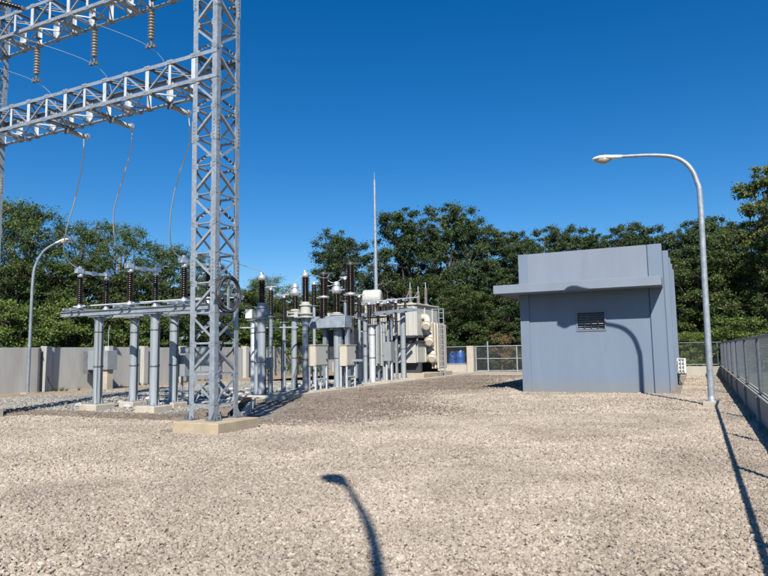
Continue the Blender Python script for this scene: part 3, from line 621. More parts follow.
# ------------------------------------------------------------------ power transformer
Y0 = 35.5
def PX(px, py, Y=Y0): return aty(px, py, Y)
t = thing('power_transformer', 'large pale grey and cream transformer with a round oil tank', 'transformer', (-17, 37, 0))
a, b_ = PX(389.5, 306), PX(416.5, 363)
TX0, TX1, TZ0, TZ1 = a.x, b_.x, b_.z, a.z; zmid1, zmid2 = PX(400, 336).z, PX(400, 343).z
MB().bx(TX0, TX1, Y0, 39.2, zmid1, TZ1).build('upper_tank', M['pale'], t, bevel=.03)
MB().bx(TX0-.15, TX1, Y0-.1, 39.2, TZ0, zmid2).build('lower_tank', M['pale'], t, bevel=.03)
b = MB(); b.bx(TX0-.25, TX1+.12, Y0-.2, 39.3, zmid2+.002, zmid2+.13); b.bx(TX0-.1, TX1+.08, Y0-.1, 39.25, zmid1-.12, zmid1-.002); b.bx(TX0+.3, TX1-.25, Y0+.1, 39.0, zmid2+.12, zmid1-.12); b.build('belt_channel', M['dark'], t)
b = MB()
for k in range(5): x = TX0+.15+k*(TX1-TX0-.3)/4; b.bx(x-.03, x+.03, Y0-.06, Y0-.002, zmid1+.02, TZ1-.05)
for k in range(3): yy = Y0+.1+k*1.3; b.bx(TX1+.002, TX1+.07, yy-.03, yy+.03, TZ0+.05, TZ1-.1)
b.build('stiffener', M['pale'], t)
MB().bx(TX0-.1, TX1+.1, Y0-.1, 39.3, TZ1+.002, TZ1+.09).build('cover', M['cream'], t, bevel=.01)
for y in (Y0+.5, 38.6): MB().bx(TX0-2.0, TX1+.1, y-.15, y+.15, .3, TZ0-.004).build('skid', M['dark'], t)
MB().bx(TX0-3.6, TX1+.7, Y0-.6, 39.8, -.1, .3).build('plinth', M['dust_base'], t, bevel=.02)
a, b_ = PX(363.5, 290.5, 37.4), PX(379, 306, 37.4); rc = (a.z-b_.z)/2; cz = (a.z+b_.z)/2
o = MB().lathe([(rc*.6, -.05), (rc*.92, 0), (rc, .08), (rc, 1.05), (rc*.92, 1.15), (rc*.6, 1.2)], (a.x+.12, 37.2, cz), (.93, .25, 0), 28).build('conservator', M['pale'], t)
MB().bx(a.x+.3, a.x+.4, 37.0, 37.6, TZ1-.4, cz-rc*.9).bx(b_.x-.3, b_.x-.2, 37.0, 37.6, TZ1-.4, cz-rc*.9).bx(a.x-.4, TX0+.4, 36.9, 37.7, TZ1-.5, TZ1-.38).build('conservator_bracket', M['cream'], t)
MB().tube(smooth([(b_.x-.1, 37.4, cz-.3), (b_.x+.3, 37.3, TZ1+.3), (TX0+.6, 37.2, TZ1+.2)], 5), .06).build('oil_pipe', M['pale'], t)
# radiators on the left
for k in range(9):
    x = PX(366, 340).x + k*(TX0-.3-PX(366, 340).x)/8
    MB().bx(x-.04, x+.04, Y0+.1, 37.4, PX(380, 366).z, PX(380, 318).z).build('radiator_fin', M['pale'], t, bevel=.015)
MB().tube([(PX(364, 340).x, 36.2, PX(380, 322).z), (TX0, 36.2, PX(380, 322).z)], .07).tube([(PX(364, 340).x, 36.2, PX(380, 362).z), (TX0, 36.2, PX(380, 362).z)], .07).build('radiator_header', M['pale'], t)
a, b_ = PX(347, 331, 33), PX(363, 337, 33)
MB().bx(PX(387, 320, 35.2).x, PX(401, 320, 35.2).x, 34.85, Y0-.07, PX(390, 336, 35.2).z, PX(390, 321, 35.2).z).build('control_box', M['cream'], t, bevel=.02)
# valve elbows on the right side and the cream end radiator
for i, (px, py) in enumerate(((421, 322), (423, 338), (421.5, 355))):
    p = atx(px, py, TX1+.2); p.y = 36.6+.4*i; z = p.z
    MB().tube(smooth([(TX1-.02, p.y, z+.32), (TX1+.24, p.y, z+.30), (TX1+.36, p.y-.1, z+.05), (TX1+.36, p.y-.25, z-.18)], 6), .2, 14).build('elbow_pipe', M['cream'], t)
    MB().lathe([(.33, 0), (.33, .07)], (TX1+.36, p.y-.25, z-.2), (.2, -1, -.5), 18).lathe([(.26, .071), (.2, .18)], (TX1+.36, p.y-.25, z-.2), (.2, -1, -.5), 18).build('pipe_flange', M['cream'], t)
RX0, RX1 = aty(430.5, 340, 37.4).x, aty(438.8, 340, 37.4).x; rw = (RX1-RX0)/3
for k in range(3):
    MB().bx(RX0+rw*k+.02, RX0+rw*(k+1)-.04, 37.4, 38.9, .5, aty(434, 322, 37.4).z-.06*k).build('radiator_fin', M['cream'], t, bevel=.06)
MB().bx(TX1, RX1-.1, 38.0, 38.2, aty(434, 330, 38).z, aty(434, 326, 38).z).build('radiator_header', M['cream'], t)
# bushings
for i, (px, yt, Y) in enumerate(((410, 284, 36.4), (418, 288, 37.6), (425.5, 284, 38.6))):
    p = aty(px, yt, Y); X = min(p.x, TX1-.1)
    MB().lathe([(.2, TZ1+.09), (.2, TZ1+.22), (.12, TZ1+.25)], (X, Y, 0)).lathe(sheds(TZ1+.25, p.z-.25, .07, .12, .06), (X, Y, 0), n=14).build('bushing', M['porcelain_grey'], t)
    MB().tube([(X, Y, p.z-.26), (X, Y, p.z+.1)], .03).build('bushing_tip', M['alu'], t)
for i, (px, yt, Y) in enumerate(((383, 308, 36.0), (391, 306, 37.0))):
    X = aty(px, yt, Y).x; zb = PX(380, 318).z
    MB().lathe([(.15, TZ1+.09), (.15, TZ1+.2), (.1, TZ1+.24)], (X+.6, Y, 0)).lathe(sheds(TZ1+.24, TZ1+.62, .07, .12, .06), (X+.6, Y, 0), n=14).build('bushing', M['porcelain'], t)
# ladder
LYY = 37.2; p = aty(440, 366, LYY); q = aty(443.2, 366, LYY)
t2 = thing('ladder', 'narrow pale steel ladder standing beside the cream end of the transformer', 'ladder', (p.x, LYY, 0))
zt = aty(441, 309, LYY).z
for X in (p.x, q.x+.1): MB().tube([(X, LYY, 0), (X, LYY, zt)], .035).build('rail', M['galv'], t2)
b = MB()
for z in np.arange(.3, zt, .33): b.tube([(p.x, LYY, z), (q.x+.1, LYY, z)], .025)
b.tube([(p.x-.5, LYY, zt), (q.x+.1, LYY, zt)], .03); b.build('rungs', M['galv'], t2)
# control kiosk (cream roof, brown innards) and neighbours in front of transformer
a, b_ = aty(346, 331.5, 31), aty(363, 337.5, 31); zb = aty(350, 378, 31).z
t = thing('open_kiosk', 'cream roofed kiosk with rusty brown equipment inside, behind the beige cabinets', 'kiosk', ((a.x+b_.x)/2, 31.5, 0))
MB().bx(a.x-.05, b_.x+.08, 30.9, 32.1, b_.z, a.z).build('roof', M['cream'], t, bevel=.02)
MB().bx(a.x, b_.x, 31.9, 32.0, .2, b_.z-.002).bx(b_.x-.06, b_.x, 31.0, 31.898, .2, b_.z-.002).build('shell', M['cream'], t)
MB().bx(a.x+.12, b_.x-.12, 31.5, 31.85, 1.1, b_.z-.35).build('relay_panel', M['brownrust'], t); MB().bx(a.x+.1, b_.x-.1, 31.05, 31.8, .2, .95).build('base_cabinet', M['greybox'], t)
MB().box((a.x+.35, 31.47, 2.0), (.2, .05, .25)).box((a.x+.6, 31.47, 1.5), (.22, .05, .2)).build('meter', M['white'], t)
for i, (px, ya, yb, Y, r, m, lb) in enumerate(((365, 320, 378, 29.0, .11, 'column', 'slim blue grey column right of the cream roofed kiosk'), (372, 325, 379, 29.4, .17, 'galv_bright', 'thick bright round column in front of the transformer'),
        (383.5, 322, 376, 31, .1, 'column', 'slim column left of the grey junction box by the transformer'), (402.5, 308, 373, 33.2, .15, 'column', 'tall column with flared foot in front of the pale transformer tank'))):
    p, q = aty(px, ya, Y), aty(px, yb, Y)
    steel_column(p.x, Y, p.z, r, lb, 'columns in front of the transformer', m=m, padh=.05)
a, b_ = aty(383, 342, 30.6), aty(391, 361, 30.6)
t = thing('junction_cabinet', 'plain grey junction box on posts in front of the transformer', 'cabinet', (a.x, 30.8, 0), 'junction cabinets in the switchyard')
MB().bx(a.x, b_.x, 30.6, 31.1, b_.z, a.z).build('case', M['greybox'], t, bevel=.015)
for x in (a.x+.08, b_.x-.08): MB().bx(x-.04, x+.04, 30.8, 30.9, 0, b_.z-.002).build('leg', M['galv_bright'], t)
# pipe rack with bus supports above
a, b_ = aty(352, 316, 30), aty(412, 309, 33.0)
t = thing('bus_support', 'horizontal bus beam with small insulators in front of the transformer', 'bus support', (a.x, 30, 3.5))
for dy in (0, .7): MB().bar(a+Vector((0, dy, 0)), b_+Vector((0, dy, 0)), .12, .16).build('beam', M['galv_mid'], t)
for f in (.12, .3, .48, .66, .84):
    p = a+(b_-a)*f+Vector((0, .35, .1))
    MB().lathe(sheds(0, .42, .05, .1, .06), p, n=12).build('insulator', M['porcelain'], t)
    MB().box(p+Vector((0, 0, .5)), (.3, .12, .1)).build('clamp', M['alu'], t)
MB().tube([a+Vector((-.3, .35, .68)), b_+Vector((.3, .35, .68))], .035).build('bus_tube', M['alu'], t)

SA = ('slim brown surge arrester left of the tall flared column', 'slim brown surge arrester above the plain grey junction box', 'slim brown surge arrester right of the thick bright column')
for lb, px, Y in zip(SA, (396, 388, 378), (33.6, 32.6, 31.8)):
    a, b_ = aty(px, 322, Y), aty(px, 303, Y)
    t = thing('surge_arrester', lb, 'surge arrester', (a.x, Y, 0), 'surge arresters in front of the transformer')
    MB().bx(a.x-.06, a.x+.06, Y-.06, Y+.06, 0, a.z-.002).build('post', M['galv'], t)
    MB().box((a.x, Y, a.z+.02), (.34, .3, .03)).build('base_plate', M['galv_dark'], t)
    MB().lathe(sheds(a.z+.036, b_.z, .06, .115, .07), (a.x, Y, 0), n=14).build('housing', M['porcelain'], t)
    MB().lathe([(.1, b_.z), (.1, b_.z+.06), (.04, b_.z+.1)], (a.x, Y, 0), n=14).build('cap', M['alu'], t)
for i, (pa, pb, sg, lb) in enumerate((((351, 266, 25.2), (368, 312, 30.1), .5, 'thin jumper falling from the rightmost double insulator to the bus beam'), ((396, 303, 33.6), (410, 290, 36.4), .4, 'thin jumper rising from a surge arrester to the first transformer bushing'),
        ((388, 303, 32.6), (418, 292, 37.6), .7, 'thin jumper rising to the middle transformer bushing'), ((324, 276, 24.2), (338, 282, 24.4), .15, 'short jumper between the left double insulator and the domed transformer'))):
    a, b_ = aty(*pa), aty(*pb); m_ = (a+b_)/2-Vector((0, 0, sg))
    tag(MB().tube(smooth([a, m_, b_], 8), .013, 6).build('jumper_conductor', M['wire']), lb, 'conductor')

PI_ = (('slim post insulator on a thin stand right beside the column with lattice shadows', 271, 288, 20.8, .11, 1), ('small post insulator low between the lone insulator and the domed transformers', 284, 296, 23.0, .1, 0),
       ('dark post insulator behind the drum capped insulator', 314, 283, 27.0, .14, 0), ('dark post insulator just left of the rightmost double insulator', 345, 278, 27.5, .14, 1),
       ('post insulator on a stand just left of the round oil tank', 359, 296, 29.0, .13, 0), ('post insulator on a stand below the round oil tank', 369, 303, 30.4, .12, 1), ('post insulator on a stand in front of the transformer tank corner', 391, 300, 34.4, .13, 1))
pts_ = []
for lb, px, yt, Y, rr_, box_ in PI_:
    a = aty(px, yt, Y); zi = a.z-1.15
    t = thing('post_insulator_stand', lb, 'insulator', (a.x, Y, 0), 'post insulators on thin stands')
    MB().lathe([(.075, .05), (.075, zi)], (a.x, Y, 0), n=12).box((a.x, Y, .06), (.3, .3, .03)).box((a.x, Y, zi+.01), (.3, .24, .025)).build('stand', M['galv_mid' if box_ else 'column'], t)
    MB().lathe(sheds(zi+.024, a.z-.08, rr_*.6, rr_*1.1, .07), (a.x, Y, 0), n=14).build('insulator', M['porcelain'], t)
    MB().lathe([(rr_*.7, a.z-.08), (rr_*.7, a.z), (.04, a.z+.04)], (a.x, Y, 0), n=14).bar((a.x-.28, Y, a.z+.05), (a.x+.28, Y, a.z+.05), .06, .05).build('terminal', M['alu'], t)
    if box_:
        MB().box((a.x+.02, Y-.17, 1.25), (.3, .2, .42)).build('relay_box', M['greybox'], t, bevel=.01)
    MB().tube(smooth([(a.x-.1, Y-.02, zi), (a.x-.11, Y-.03, zi*.6), (a.x-.1, Y-.04, .05)], 4), .022, 8).build('riser_pipe', M['black'], t)
    pts_.append(a+Vector((0, 0, .08)))
LBJ = ('sagging wire from the slim post insulator to the small low one', None, 'sagging wire between the two dark post insulators', 'sagging wire down to the insulator left of the oil tank', 'short sagging wire under the round oil tank', 'sagging wire to the insulator by the tank corner')
for k, lb in enumerate(LBJ):
    if lb is None: continue
    a, b_ = pts_[k], pts_[k+1]
    tag(MB().tube(smooth([a, (a+b_)/2-Vector((0, 0, .35)), b_], 8), .013, 6).build('jumper_conductor', M['wire']), lb, 'conductor')

# lightning mast
p = atD(374.4, 180, 43); g0 = atD(377, 350, 43)
t = thing('lightning_mast', 'tall slender white lightning mast rising behind the transformer', 'mast', (p.x, p.y, 0))
MB().tube([(p.x, p.y, 0), (p.x, p.y, p.z*.5), (p.x, p.y, p.z)], [.15, .12, .075], 14).build('pole', M['galv'], t)
MB().tube([(p.x, p.y, p.z), (p.x, p.y, p.z+.5)], .02, 6).build('air_terminal', M['galv'], t)
MB().lathe([(.3, 0), (.3, .03)], (p.x, p.y, .0)).build('base_flange', M['galv'], t)

# kerb, trench covers, rubble
mb = MB(); ys = np.arange(16.6, 46.5, 1.6)
o = None
b = MB()
for i in range(len(ys)-1):
    y0, y1 = ys[i], ys[i+1]-.02
    b.prism([(kerb_x(y0)-.13, y0, -.1), (kerb_x(y0)+.13, y0, -.1), (kerb_x(y1)+.13, y1, -.1), (kerb_x(y1)-.13, y1, -.1)], (0, 0, .22))
o = b.build('kerb', M['footing'], None, bevel=.012); tag(o, 'long pale concrete kerb between the open gravel and the equipment yard', 'kerb')
tr_ = thing('cable_trench', 'open edged cable trench with dark gaps, just right of the lattice tower footing', 'trench', (-10.9, 14.4, 0))
p0, p1 = Vector((-9.75, 12.35, 0)), Vector((-12.9, 17.0, 0)); dd = (p1-p0).normalized(); nn = Vector((-dd.y, dd.x, 0)); Rz = Matrix.Rotation(atan2(dd.y, dd.x), 3, 'Z'); LL = (p1-p0).length
MB().box((p0+p1)/2+nn*.18+Vector((0,0,.12)), (LL, .3, .2), Rz).build('shade_block', M['trench_shade'], tr_)  # solid block above ground, coloured dark as the trench's shaded opening
pass
for k in range(10): MB().box(p0+dd*(.15+k*(LL-.3)/9)+Vector((0,0,.115)), (.22, .12, random.uniform(.2, .27)), Rz @ Matrix.Rotation(random.uniform(-.15,.15), 3, 'Y')).build('block', M['footing'] if k % 3 else M['wallc'], tr_)
for i, y in enumerate(np.arange(18.2, 33, .9)):
    if i % 4 == 3: continue
    t = MB().box((kerb_x(y)-.62+random.uniform(-.04,.04), y, .10), (.8, .8, .07), Matrix.Rotation(random.uniform(-.05,.05), 3, 'Z') @ Matrix.Rotation(random.uniform(-.04,.04), 3, 'Y')).build('trench_cover', M['concrete'], None, bevel=.015)
    tag(t, 'loose concrete trench cover slab lying along the kerb by the equipment columns', 'trench cover', 'trench covers along the kerb')
def rock(x, y, s, nm='rubble'):
    mb = MB(); rr = random.Random(int(x*977+y*131)); n = 7; rings = []
    for k in range(5):
        th = -pi/2+pi*k/4; rings.append([Vector((x, y, s*.35))+Vector((cos(2*pi*j/n)*cos(th)*s*rr.uniform(.75, 1.15), sin(2*pi*j/n)*cos(th)*s*rr.uniform(.6, 1), sin(th)*s*.6*rr.uniform(.8, 1.1))) for j in range(n)])
    return mb.loft(rings, False)
b = MB()
rr = random.Random(5)
for i in range(260):
    y = rr.uniform(14, 34); x = kerb_x(y)-rr.uniform(.5, 5.5); b_m = rock(x, y, rr.uniform(.05, .17)); b.add(b_m.v, b_m.f)
tag(b.build('rubble', M['wallc']), 'loose broken rocks strewn among the equipment columns', 'rubble', kind='stuff')
PADS.append((-11.4, -9.5, 11.7, 14.6)); PADS.append((-12.8, -10.6, 14.0, 16.9))

# ------------------------------------------------------------------ left boundary wall
WX = -28.0; t0 = 12.0; SP = 3.0
ys = [20.75+SP*k for k in range(-3, 10)]
t = thing('boundary_wall', 'long weathered grey concrete wall on the left with thick pilasters', 'wall', (WX, 25, 0))
for i in range(len(ys)-1):
    MB().bx(WX-.1, WX+.1, ys[i]+.02, ys[i+1]-.42, -.2, 2.08+random.uniform(-.015, .015)).build('wall_panel', M['wallc'], t, bevel=.008)
for y in ys:
    MB().bx(WX-.05, WX+.36, y-.32, y, -.2, 2.14).build('pilaster', M['wallc'], t, bevel=.012)
o = MB().bx(WX-.1, -18.8, 49.7, 49.9, -.2, 1.95).build('rear_wall', M['wallc'], None, bevel=.01); tag(o, 'far grey concrete wall behind the transformer', 'wall')
# conduit poles at wall
t = thing('cable_duct', 'dark vertical duct against the left wall before its first visible pilaster', 'duct', (WX+.2, 20.3, 0))
MB().tube([(WX+.2, 20.22, 0), (WX+.2, 20.22, 2.05)], .06).build('pipe', M['dark'], t)
MB().tube(smooth([(WX+.2, 20.22, 2.05), (WX+.24, 20.5, 1.2), (WX+.45, 20.6, .4), (WX+.7, 20.8, .05)], 5), .015).build('loose_cable', M['black'], t)

# ------------------------------------------------------------------ right fence on low wall, back fence, gate
FX = 1.12
posts = [-2.9, .8, 4.4, 8.05, 11.75, 15.9, 20.0, 24.2, 27.8, 31.4, 35.2, 39.85]
lw = thing('low_wall', 'low concrete plinth wall with pale capping under the right side fence', 'wall', (FX+.1, 20, 0))
MB().bx(FX, FX+.15, -3, 40.15, -.2, .51).build('wall_body', M['lowwall'], lw)
MB().bx(FX-.03, FX+.18, -3, 40.18, .511, .55).build('capping', M['cap'], lw, bevel=.008)
for y in posts: MB().bx(FX-.06, FX-.002, y-.1, y+.1, -.2, .51).build('pilaster', M['lowwall'], lw, bevel=.01)
ZT = 1.78
def chainlink(a, b, z0, z1, pitch=.06, r=.0022):
    """real crossing wires of one fence bay, from a to b"""
    a, b = Vector(a), Vector(b); L_ = (b-a).length; d = (b-a)/L_; n = Vector((-d.y, d.x, 0)); h = z1-z0; mb = MB(); vs = []; fs = []
    def strip(s0, t0, s1, t1, off):
        p, q = a+d*s0+Vector((0,0,z0+t0))+n*off, a+d*s1+Vector((0,0,z0+t1))+n*off
        u = (q-p).normalized(); e1 = u.cross(n).normalized()*r; e2 = n*r; k = len(vs)
        for o in (p, q): vs.extend([o+e1, o-e1*.5+e2, o-e1*.5-e2])
        for i in range(3): fs.append((k+i, k+(i+1) % 3, k+3+(i+1) % 3, k+3+i))
    s = -h
    while s < L_:
        s0, t0_, s1, t1_ = s, 0, s+h, h
        if s0 < 0: t0_ = -s0; s0 = 0
        if s1 > L_: t1_ = h-(s1-L_); s1 = L_
        if s1-s0 > .01: strip(s0, t0_, s1, t1_, .002); strip(L_-s0, t0_, L_-s1, t1_, -.002)
        s += pitch*1.414
    mb.add(vs, fs); return mb
ft = thing('chain_link_fence', 'chain link fence on the low wall along the right side of the gravel', 'fence', (FX+.07, 20, .5))
for y in posts:
    MB().tube([(FX+.05, y, .551), (FX+.05, y, ZT)], .043, 10).lathe([(.045, 0), (.02, .03)], (FX+.05, y, ZT), n=10).build('post', M['post'], ft)
MB().tube([(FX+.05, -2.9, ZT-.01), (FX+.05, 39.85, ZT-.01)], .034, 10).build('top_rail', M['post'], ft)
MB().tube([(FX+.05, -2.9, .60), (FX+.05, 39.85, .60)], .018, 8).build('bottom_rail', M['post'], ft)
for i in range(len(posts)-1):
    y0, y1 = posts[i], posts[i+1]
    chainlink((FX+.10, y0, 0), (FX+.10, y1, 0), .60, ZT-.01,   .075 if y1 < 25 else .095, .0018 if y1 < 25 else .003).build('mesh_panel', M['mesh'], ft)
# back fence right of the control house
bw = thing('low_wall', 'low pale plinth wall across the back of the site behind the control house', 'wall', (-3, 40, 0))
MB().bx(-6.5, FX+.0, 40.0, 40.15, -.2, .5).build('wall_body', M['cap'], bw)
bf = thing('chain_link_fence', 'chain link fence across the back, at the far end of the gravel strip', 'fence', (-3, 40.1, .5))
for x in (1.0, -1.6, -4.2, -6.4): MB().tube([(x, 40.07, .501), (x, 40.07, 1.82)], .035, 10).build('post', M['post'], bf)
MB().tube([(-6.4, 40.07, 1.81), (1.2, 40.07, 1.81)], .028, 8).build('top_rail', M['post'], bf)
MB().tube([(-6.4, 40.07, .6), (1.2, 40.07, .6)], .02, 8).build('bottom_rail', M['galv'], bf)
chainlink((-6.4, 40.12, 0), (1.0, 40.12, 0), .56, 1.8, .08, .0035).build('mesh_panel', M['mesh'], bf)
# gate fence left of the control house
GY = 45.5
gt = thing('pipe_gate', 'grey pipe framed mesh gate left of the control house', 'gate', (-13, GY, 0))
gx0, gx1 = aty(476, 360, GY).x, -8.3; gz1 = aty(500, 346, GY).z
for z in (.1, (gz1)*.52, gz1): MB().tube([(gx0, GY, z), (gx1, GY, z)], .035, 8).build('rail', M['galv'], gt)
for px in (476, 517):
    X = aty(px, 360, GY).x; MB().tube([(X, GY, .0), (X, GY, gz1)], .055, 10).build('post', M['galv'], gt)
X = aty(488, 360, GY).x; MB().tube([(X, GY, .0), (X, GY, gz1+.35)], .055, 10).build('post', M['galv'], gt)
MB().tube([(gx1, GY, 0), (gx1, GY, gz1)], .05, 8).build('post', M['galv'], gt)
chainlink((gx0, GY+.05, 0), (gx1, GY+.05, 0), .12, gz1, .06, .004).build('mesh_panel', M['mesh'], gt)
p0, p1 = aty(468, 372, GY).x, aty(474.5, 372, GY).x
o = MB().bx(p0, p1, GY-.2, GY+.25, -.1, gz1+.05).build('gate_pillar', M['cap'], None, bevel=.02); tag(o, 'square pale concrete pillar between the gate and the mesh in front of the blue drums', 'pillar')
wl = thing('mesh_screen', 'small mesh screen on a pale base wall in front of the blue drums', 'fence', (p0-1.5, GY, 0))
wx = aty(443.5, 360, GY).x; zc = aty(455, 364.5, GY).z
MB().bx(wx-.6, p0-.01, GY, GY+.18, -.1, zc).build('base_wall', M['cap'], wl)
for z in (zc+.05, gz1): MB().tube([(wx, GY+.09, z), (p0-.02, GY+.09, z)], .03, 8).build('rail', M['galv'], wl)
MB().tube([(wx, GY+.09, zc), (wx, GY+.09, gz1)], .05, 8).build('post', M['galv_bright'], wl)
chainlink((wx, GY+.12, 0), (p0-.02, GY+.12, 0), zc+.05, gz1, .09, .004).build('mesh_panel', M['mesh'], wl)
for i, (px, py0, py1, Y, r, lb) in enumerate(((452, 352, 366, 47.5, .28, 'blue plastic drum behind the small mesh screen, the left one'), (460, 351, 366, 48.0, .36, 'larger blue plastic drum behind the small mesh screen'))):
    p = aty(px, py0, Y); t = thing('blue_drum', lb, 'drum', (p.x, Y, 0), 'blue drums beyond the mesh screen')
    MB().lathe([(r*.9, 0), (r, .08), (r, p.z*.32), (r*1.04, p.z*.35), (r, p.z*.38), (r, p.z*.66), (r*1.04, p.z*.69), (r, p.z*.72), (r, p.z*.94), (r*.85, p.z)], (p.x, Y, 0), n=20).build('shell', M['blue'], t)
    MB().lathe([(.07, p.z), (.07, p.z+.05)], (p.x+.1, Y-.1, 0), n=10).build('cap', M['white'], t)

# ------------------------------------------------------------------ control house
HX0, HX1, HY, HH = -5.97, -.92, 24.18, 5.20; HYE = 33.4
h = thing('control_house', 'pale blue grey flat roofed control house with a projecting canopy and louvred vent', 'building', ((HX0+HX1)/2, 28, 0))
vx0, vx1, vz0, vz1 = aty(577, 312, HY).x, aty(604, 312, HY).x, aty(577, 330, HY).z, aty(577, 313, HY).z
b = MB()
xa, xb = HX0+.04, HX1-.04
b.bx(xa, vx0, HY+.05, HYE, -.1, HH-.04); b.bx(vx1, xb, HY+.05, HYE, -.1, HH-.04); b.bx(vx0, vx1, HY+.05, HYE, -.1, vz0); b.bx(vx0, vx1, HY+.05, HYE, vz1, HH-.04)
b.build('wall', M['house'], h)
MB().bx(HX0, HX0+.34, HY, HY+.4, -.1, HH).build('corner_pilaster', M['house'], h, bevel=.008)
MB().bx(HX1-.46, HX1, HY, HY+.4, -.1, HH).build('corner_pilaster', M['house'], h, bevel=.008)
MB().bx(HX1-.485, HX1-.461, HY+.03, HY+.06, 0, HH-.01).build('movement_joint', M['groove'], h)
MB().bx(HX0+.341, HX1-.486, HY+.02, HY+.045, 4.0, HH-.003).build('parapet_panel', M['house_pale'], h)
for i, y in enumerate((26.2, 28.4, 30.6, 32.9)):
    MB().bx(HX1-.05, HX1+.14, y, y+.36, -.1, HH+.02).build('side_pilaster', M['house'], h, bevel=.008)
MB().bx(HX0-.03, HX0+.3, HYE-.3, HYE+.05, -.1, HH+.01).build('corner_pilaster', M['house'], h, bevel=.008)
MB().bx(HX0+.05, HX1-.05, HY+.1, HYE-.05, HH-.039, HH-.02).build('roof', M['wallc'], h)
MB().bx(HX0+.3, HX1+.02, HYE+.001, 37.6, -.1, 3.85).build('rear_annex', M['house'], h, bevel=.01)
CP, CZ0, CZ1 = 1.02, 3.66, 3.97
MB().bx(HX0-.72, HX1-.02, HY-CP, HY-.002, CZ0, CZ1).bx(HX0-.72, HX0-.002, HY-.001, HYE-1, CZ0, CZ1).build('canopy', M['house_pale'], h, bevel=.01)
MB().tube([(HX0-.6, HY-.6, CZ0-.02), (HX0-.02, HY+.6, CZ0-.25)], .018).build('canopy_tie', M['galv_dark'], h)
v = MB().bx(vx0+.001, vx1-.001, HY+.3, HY+.32, vz0, vz1).build('vent', M['dark'], h)
fr = MB(); w_ = .045
fr.bx(vx0-w_, vx1+w_, HY+.02, HY+.10, vz1, vz1+w_); fr.bx(vx0-w_, vx1+w_, HY+.02, HY+.10, vz0-w_, vz0); fr.bx(vx0-w_, vx0, HY+.021, HY+.099, vz0, vz1); fr.bx(vx1, vx1+w_, HY+.021, HY+.099, vz0, vz1)
fr.build('frame', M['house'], v)
fr = MB()
for k in (1, 2, 3): x = vx0+(vx1-vx0)*k/4; fr.bx(x-.014, x+.014, HY+.07, HY+.12, vz0, vz1)
fr.build('mullion', M['dark'], v)
sl_ = MB()
for k in range(7):
    z = vz0+.05+k*(vz1-vz0-.06)/6.4
    sl_.box(((vx0+vx1)/2, HY+.16, z), (vx1-vx0-.01, .09, .010), Matrix.Rotation(radians(38), 3, 'X'))
sl_.build('louvre', M['greybox'], v)
# air conditioner on the side wall
a, b_ = aty(676.5, 358.5, 29.6), aty(686.5, 373.5, 29.6)
ac = thing('air_conditioner', 'white outdoor air conditioner unit on the side wall of the control house', 'air conditioner', ((a.x+b_.x)/2, 29.8, b_.z))
X0, X1, Z0, Z1 = a.x, b_.x, b_.z, a.z
MB().bx(X0, X1, 29.6, 30.35, Z0, Z1).build('case', M['white'], ac, bevel=.02)
g = MB(); 
for k in range(4): z = Z0+.08+k*(Z1-Z0-.16)/3.01; g.bx(X0+.06, X1-.06, 29.565, 29.58, z, z+.09*(Z1-Z0)*1.2)
g.build('grille_gap', M['galv_dark'], ac)
g = MB()
for k in range(3): x = X0+.06+k*(X1-X0-.12)/2; g.bx(x-.016, x+.016, 29.55, 29.56, Z0+.06, Z1-.06)
g.build('grille_bar', M['white'], ac)
MB().tube([(X0-.02, 29.75, Z0+.2), (HX1-.05, 29.78, Z0+.2)], .025).tube(smooth([(X0+.1, 29.7, Z0), (X0+.05, 29.7, Z0-.25), (X0+.15, 29.6, .05)], 4), .02).build('drain_pipe', M['black'], ac)
MB().bx(HX1-.04, X1, 29.7, 29.75, Z0-.05, Z0-.003).bx(HX1-.04, X1, 30.2, 30.25, Z0-.05, Z0-.003).build('bracket', M['galv_dark'], ac)

# ------------------------------------------------------------------ street lamps
def lamp_parts(t, path, r0, r1, head_dir, head_len=.80, col='galv'):
    pts = smooth(path, 6); n = len(pts)
    MB().tube(pts, [r0+(r1-r0)*i/(n-1) for i in range(n)], 14).build('pole', M[col], t)
    e = Vector(path[-1]); d = Vector(head_dir).normalized(); side = d.cross(Vector((0, 0, 1))).normalized(); up = side.cross(d).normalized()
    def ring(s, wy, zt, zb, n=16):
        return [e+d*s+side*(wy*cos(a))+up*((zt if sin(a) > 0 else zb)*sin(a)) for a in [2*pi*k/n for k in range(n)]]
    k = head_len/.8
    MB().loft([ring(-.04, .045, .045, .045), ring(.08, .07, .06, .055), ring(.22*k, .10, .075, .06), ring(.42*k, .155, .10, .05), ring(.60*k, .165, .10, .04), ring(.74*k, .12, .07, .03), ring(.80*k, .05, .03, .015)]).build('lamp_housing', M['white'], t)
    MB().loft([ring(.24*k, .03, -.03, .055), ring(.32*k, .10, -.035, .10), ring(.45*k, .145, -.038, .165), ring(.58*k, .145, -.034, .15), ring(.70*k, .10, -.025, .085), ring(.75*k, .04, -.02, .035)]).build('lamp_lens', M['lens'], t)
    MB().lathe([(.035, 0), (.035, .05), (.02, .07)], e+d*.45*k+up*.095, up, 10).build('photocell', M['dark'], t)
LB = (.27, 19.56)
t = thing('street_lamp', 'grey street lamp with long curved arm right of the control house', 'street lamp', (*LB, 0), 'street lamps')
lamp_parts(t, [(LB[0], LB[1], .14), (LB[0]+.02, LB[1], 3), (LB[0]+.05, LB[1], 5.6), (LB[0]+.0, LB[1], 6.15), (LB[0]-.16, LB[1], 6.6), (LB[0]-.5, LB[1], 6.92), (LB[0]-1.1, LB[1], 7.08), (LB[0]-1.95, LB[1], 7.17)], .085, .045, (-1, 0, .02))
MB().bx(LB[0]-.22, LB[0]+.22, LB[1]-.22, LB[1]+.22, -.1, .13).build('concrete_base', M['concrete'], t, bevel=.015)
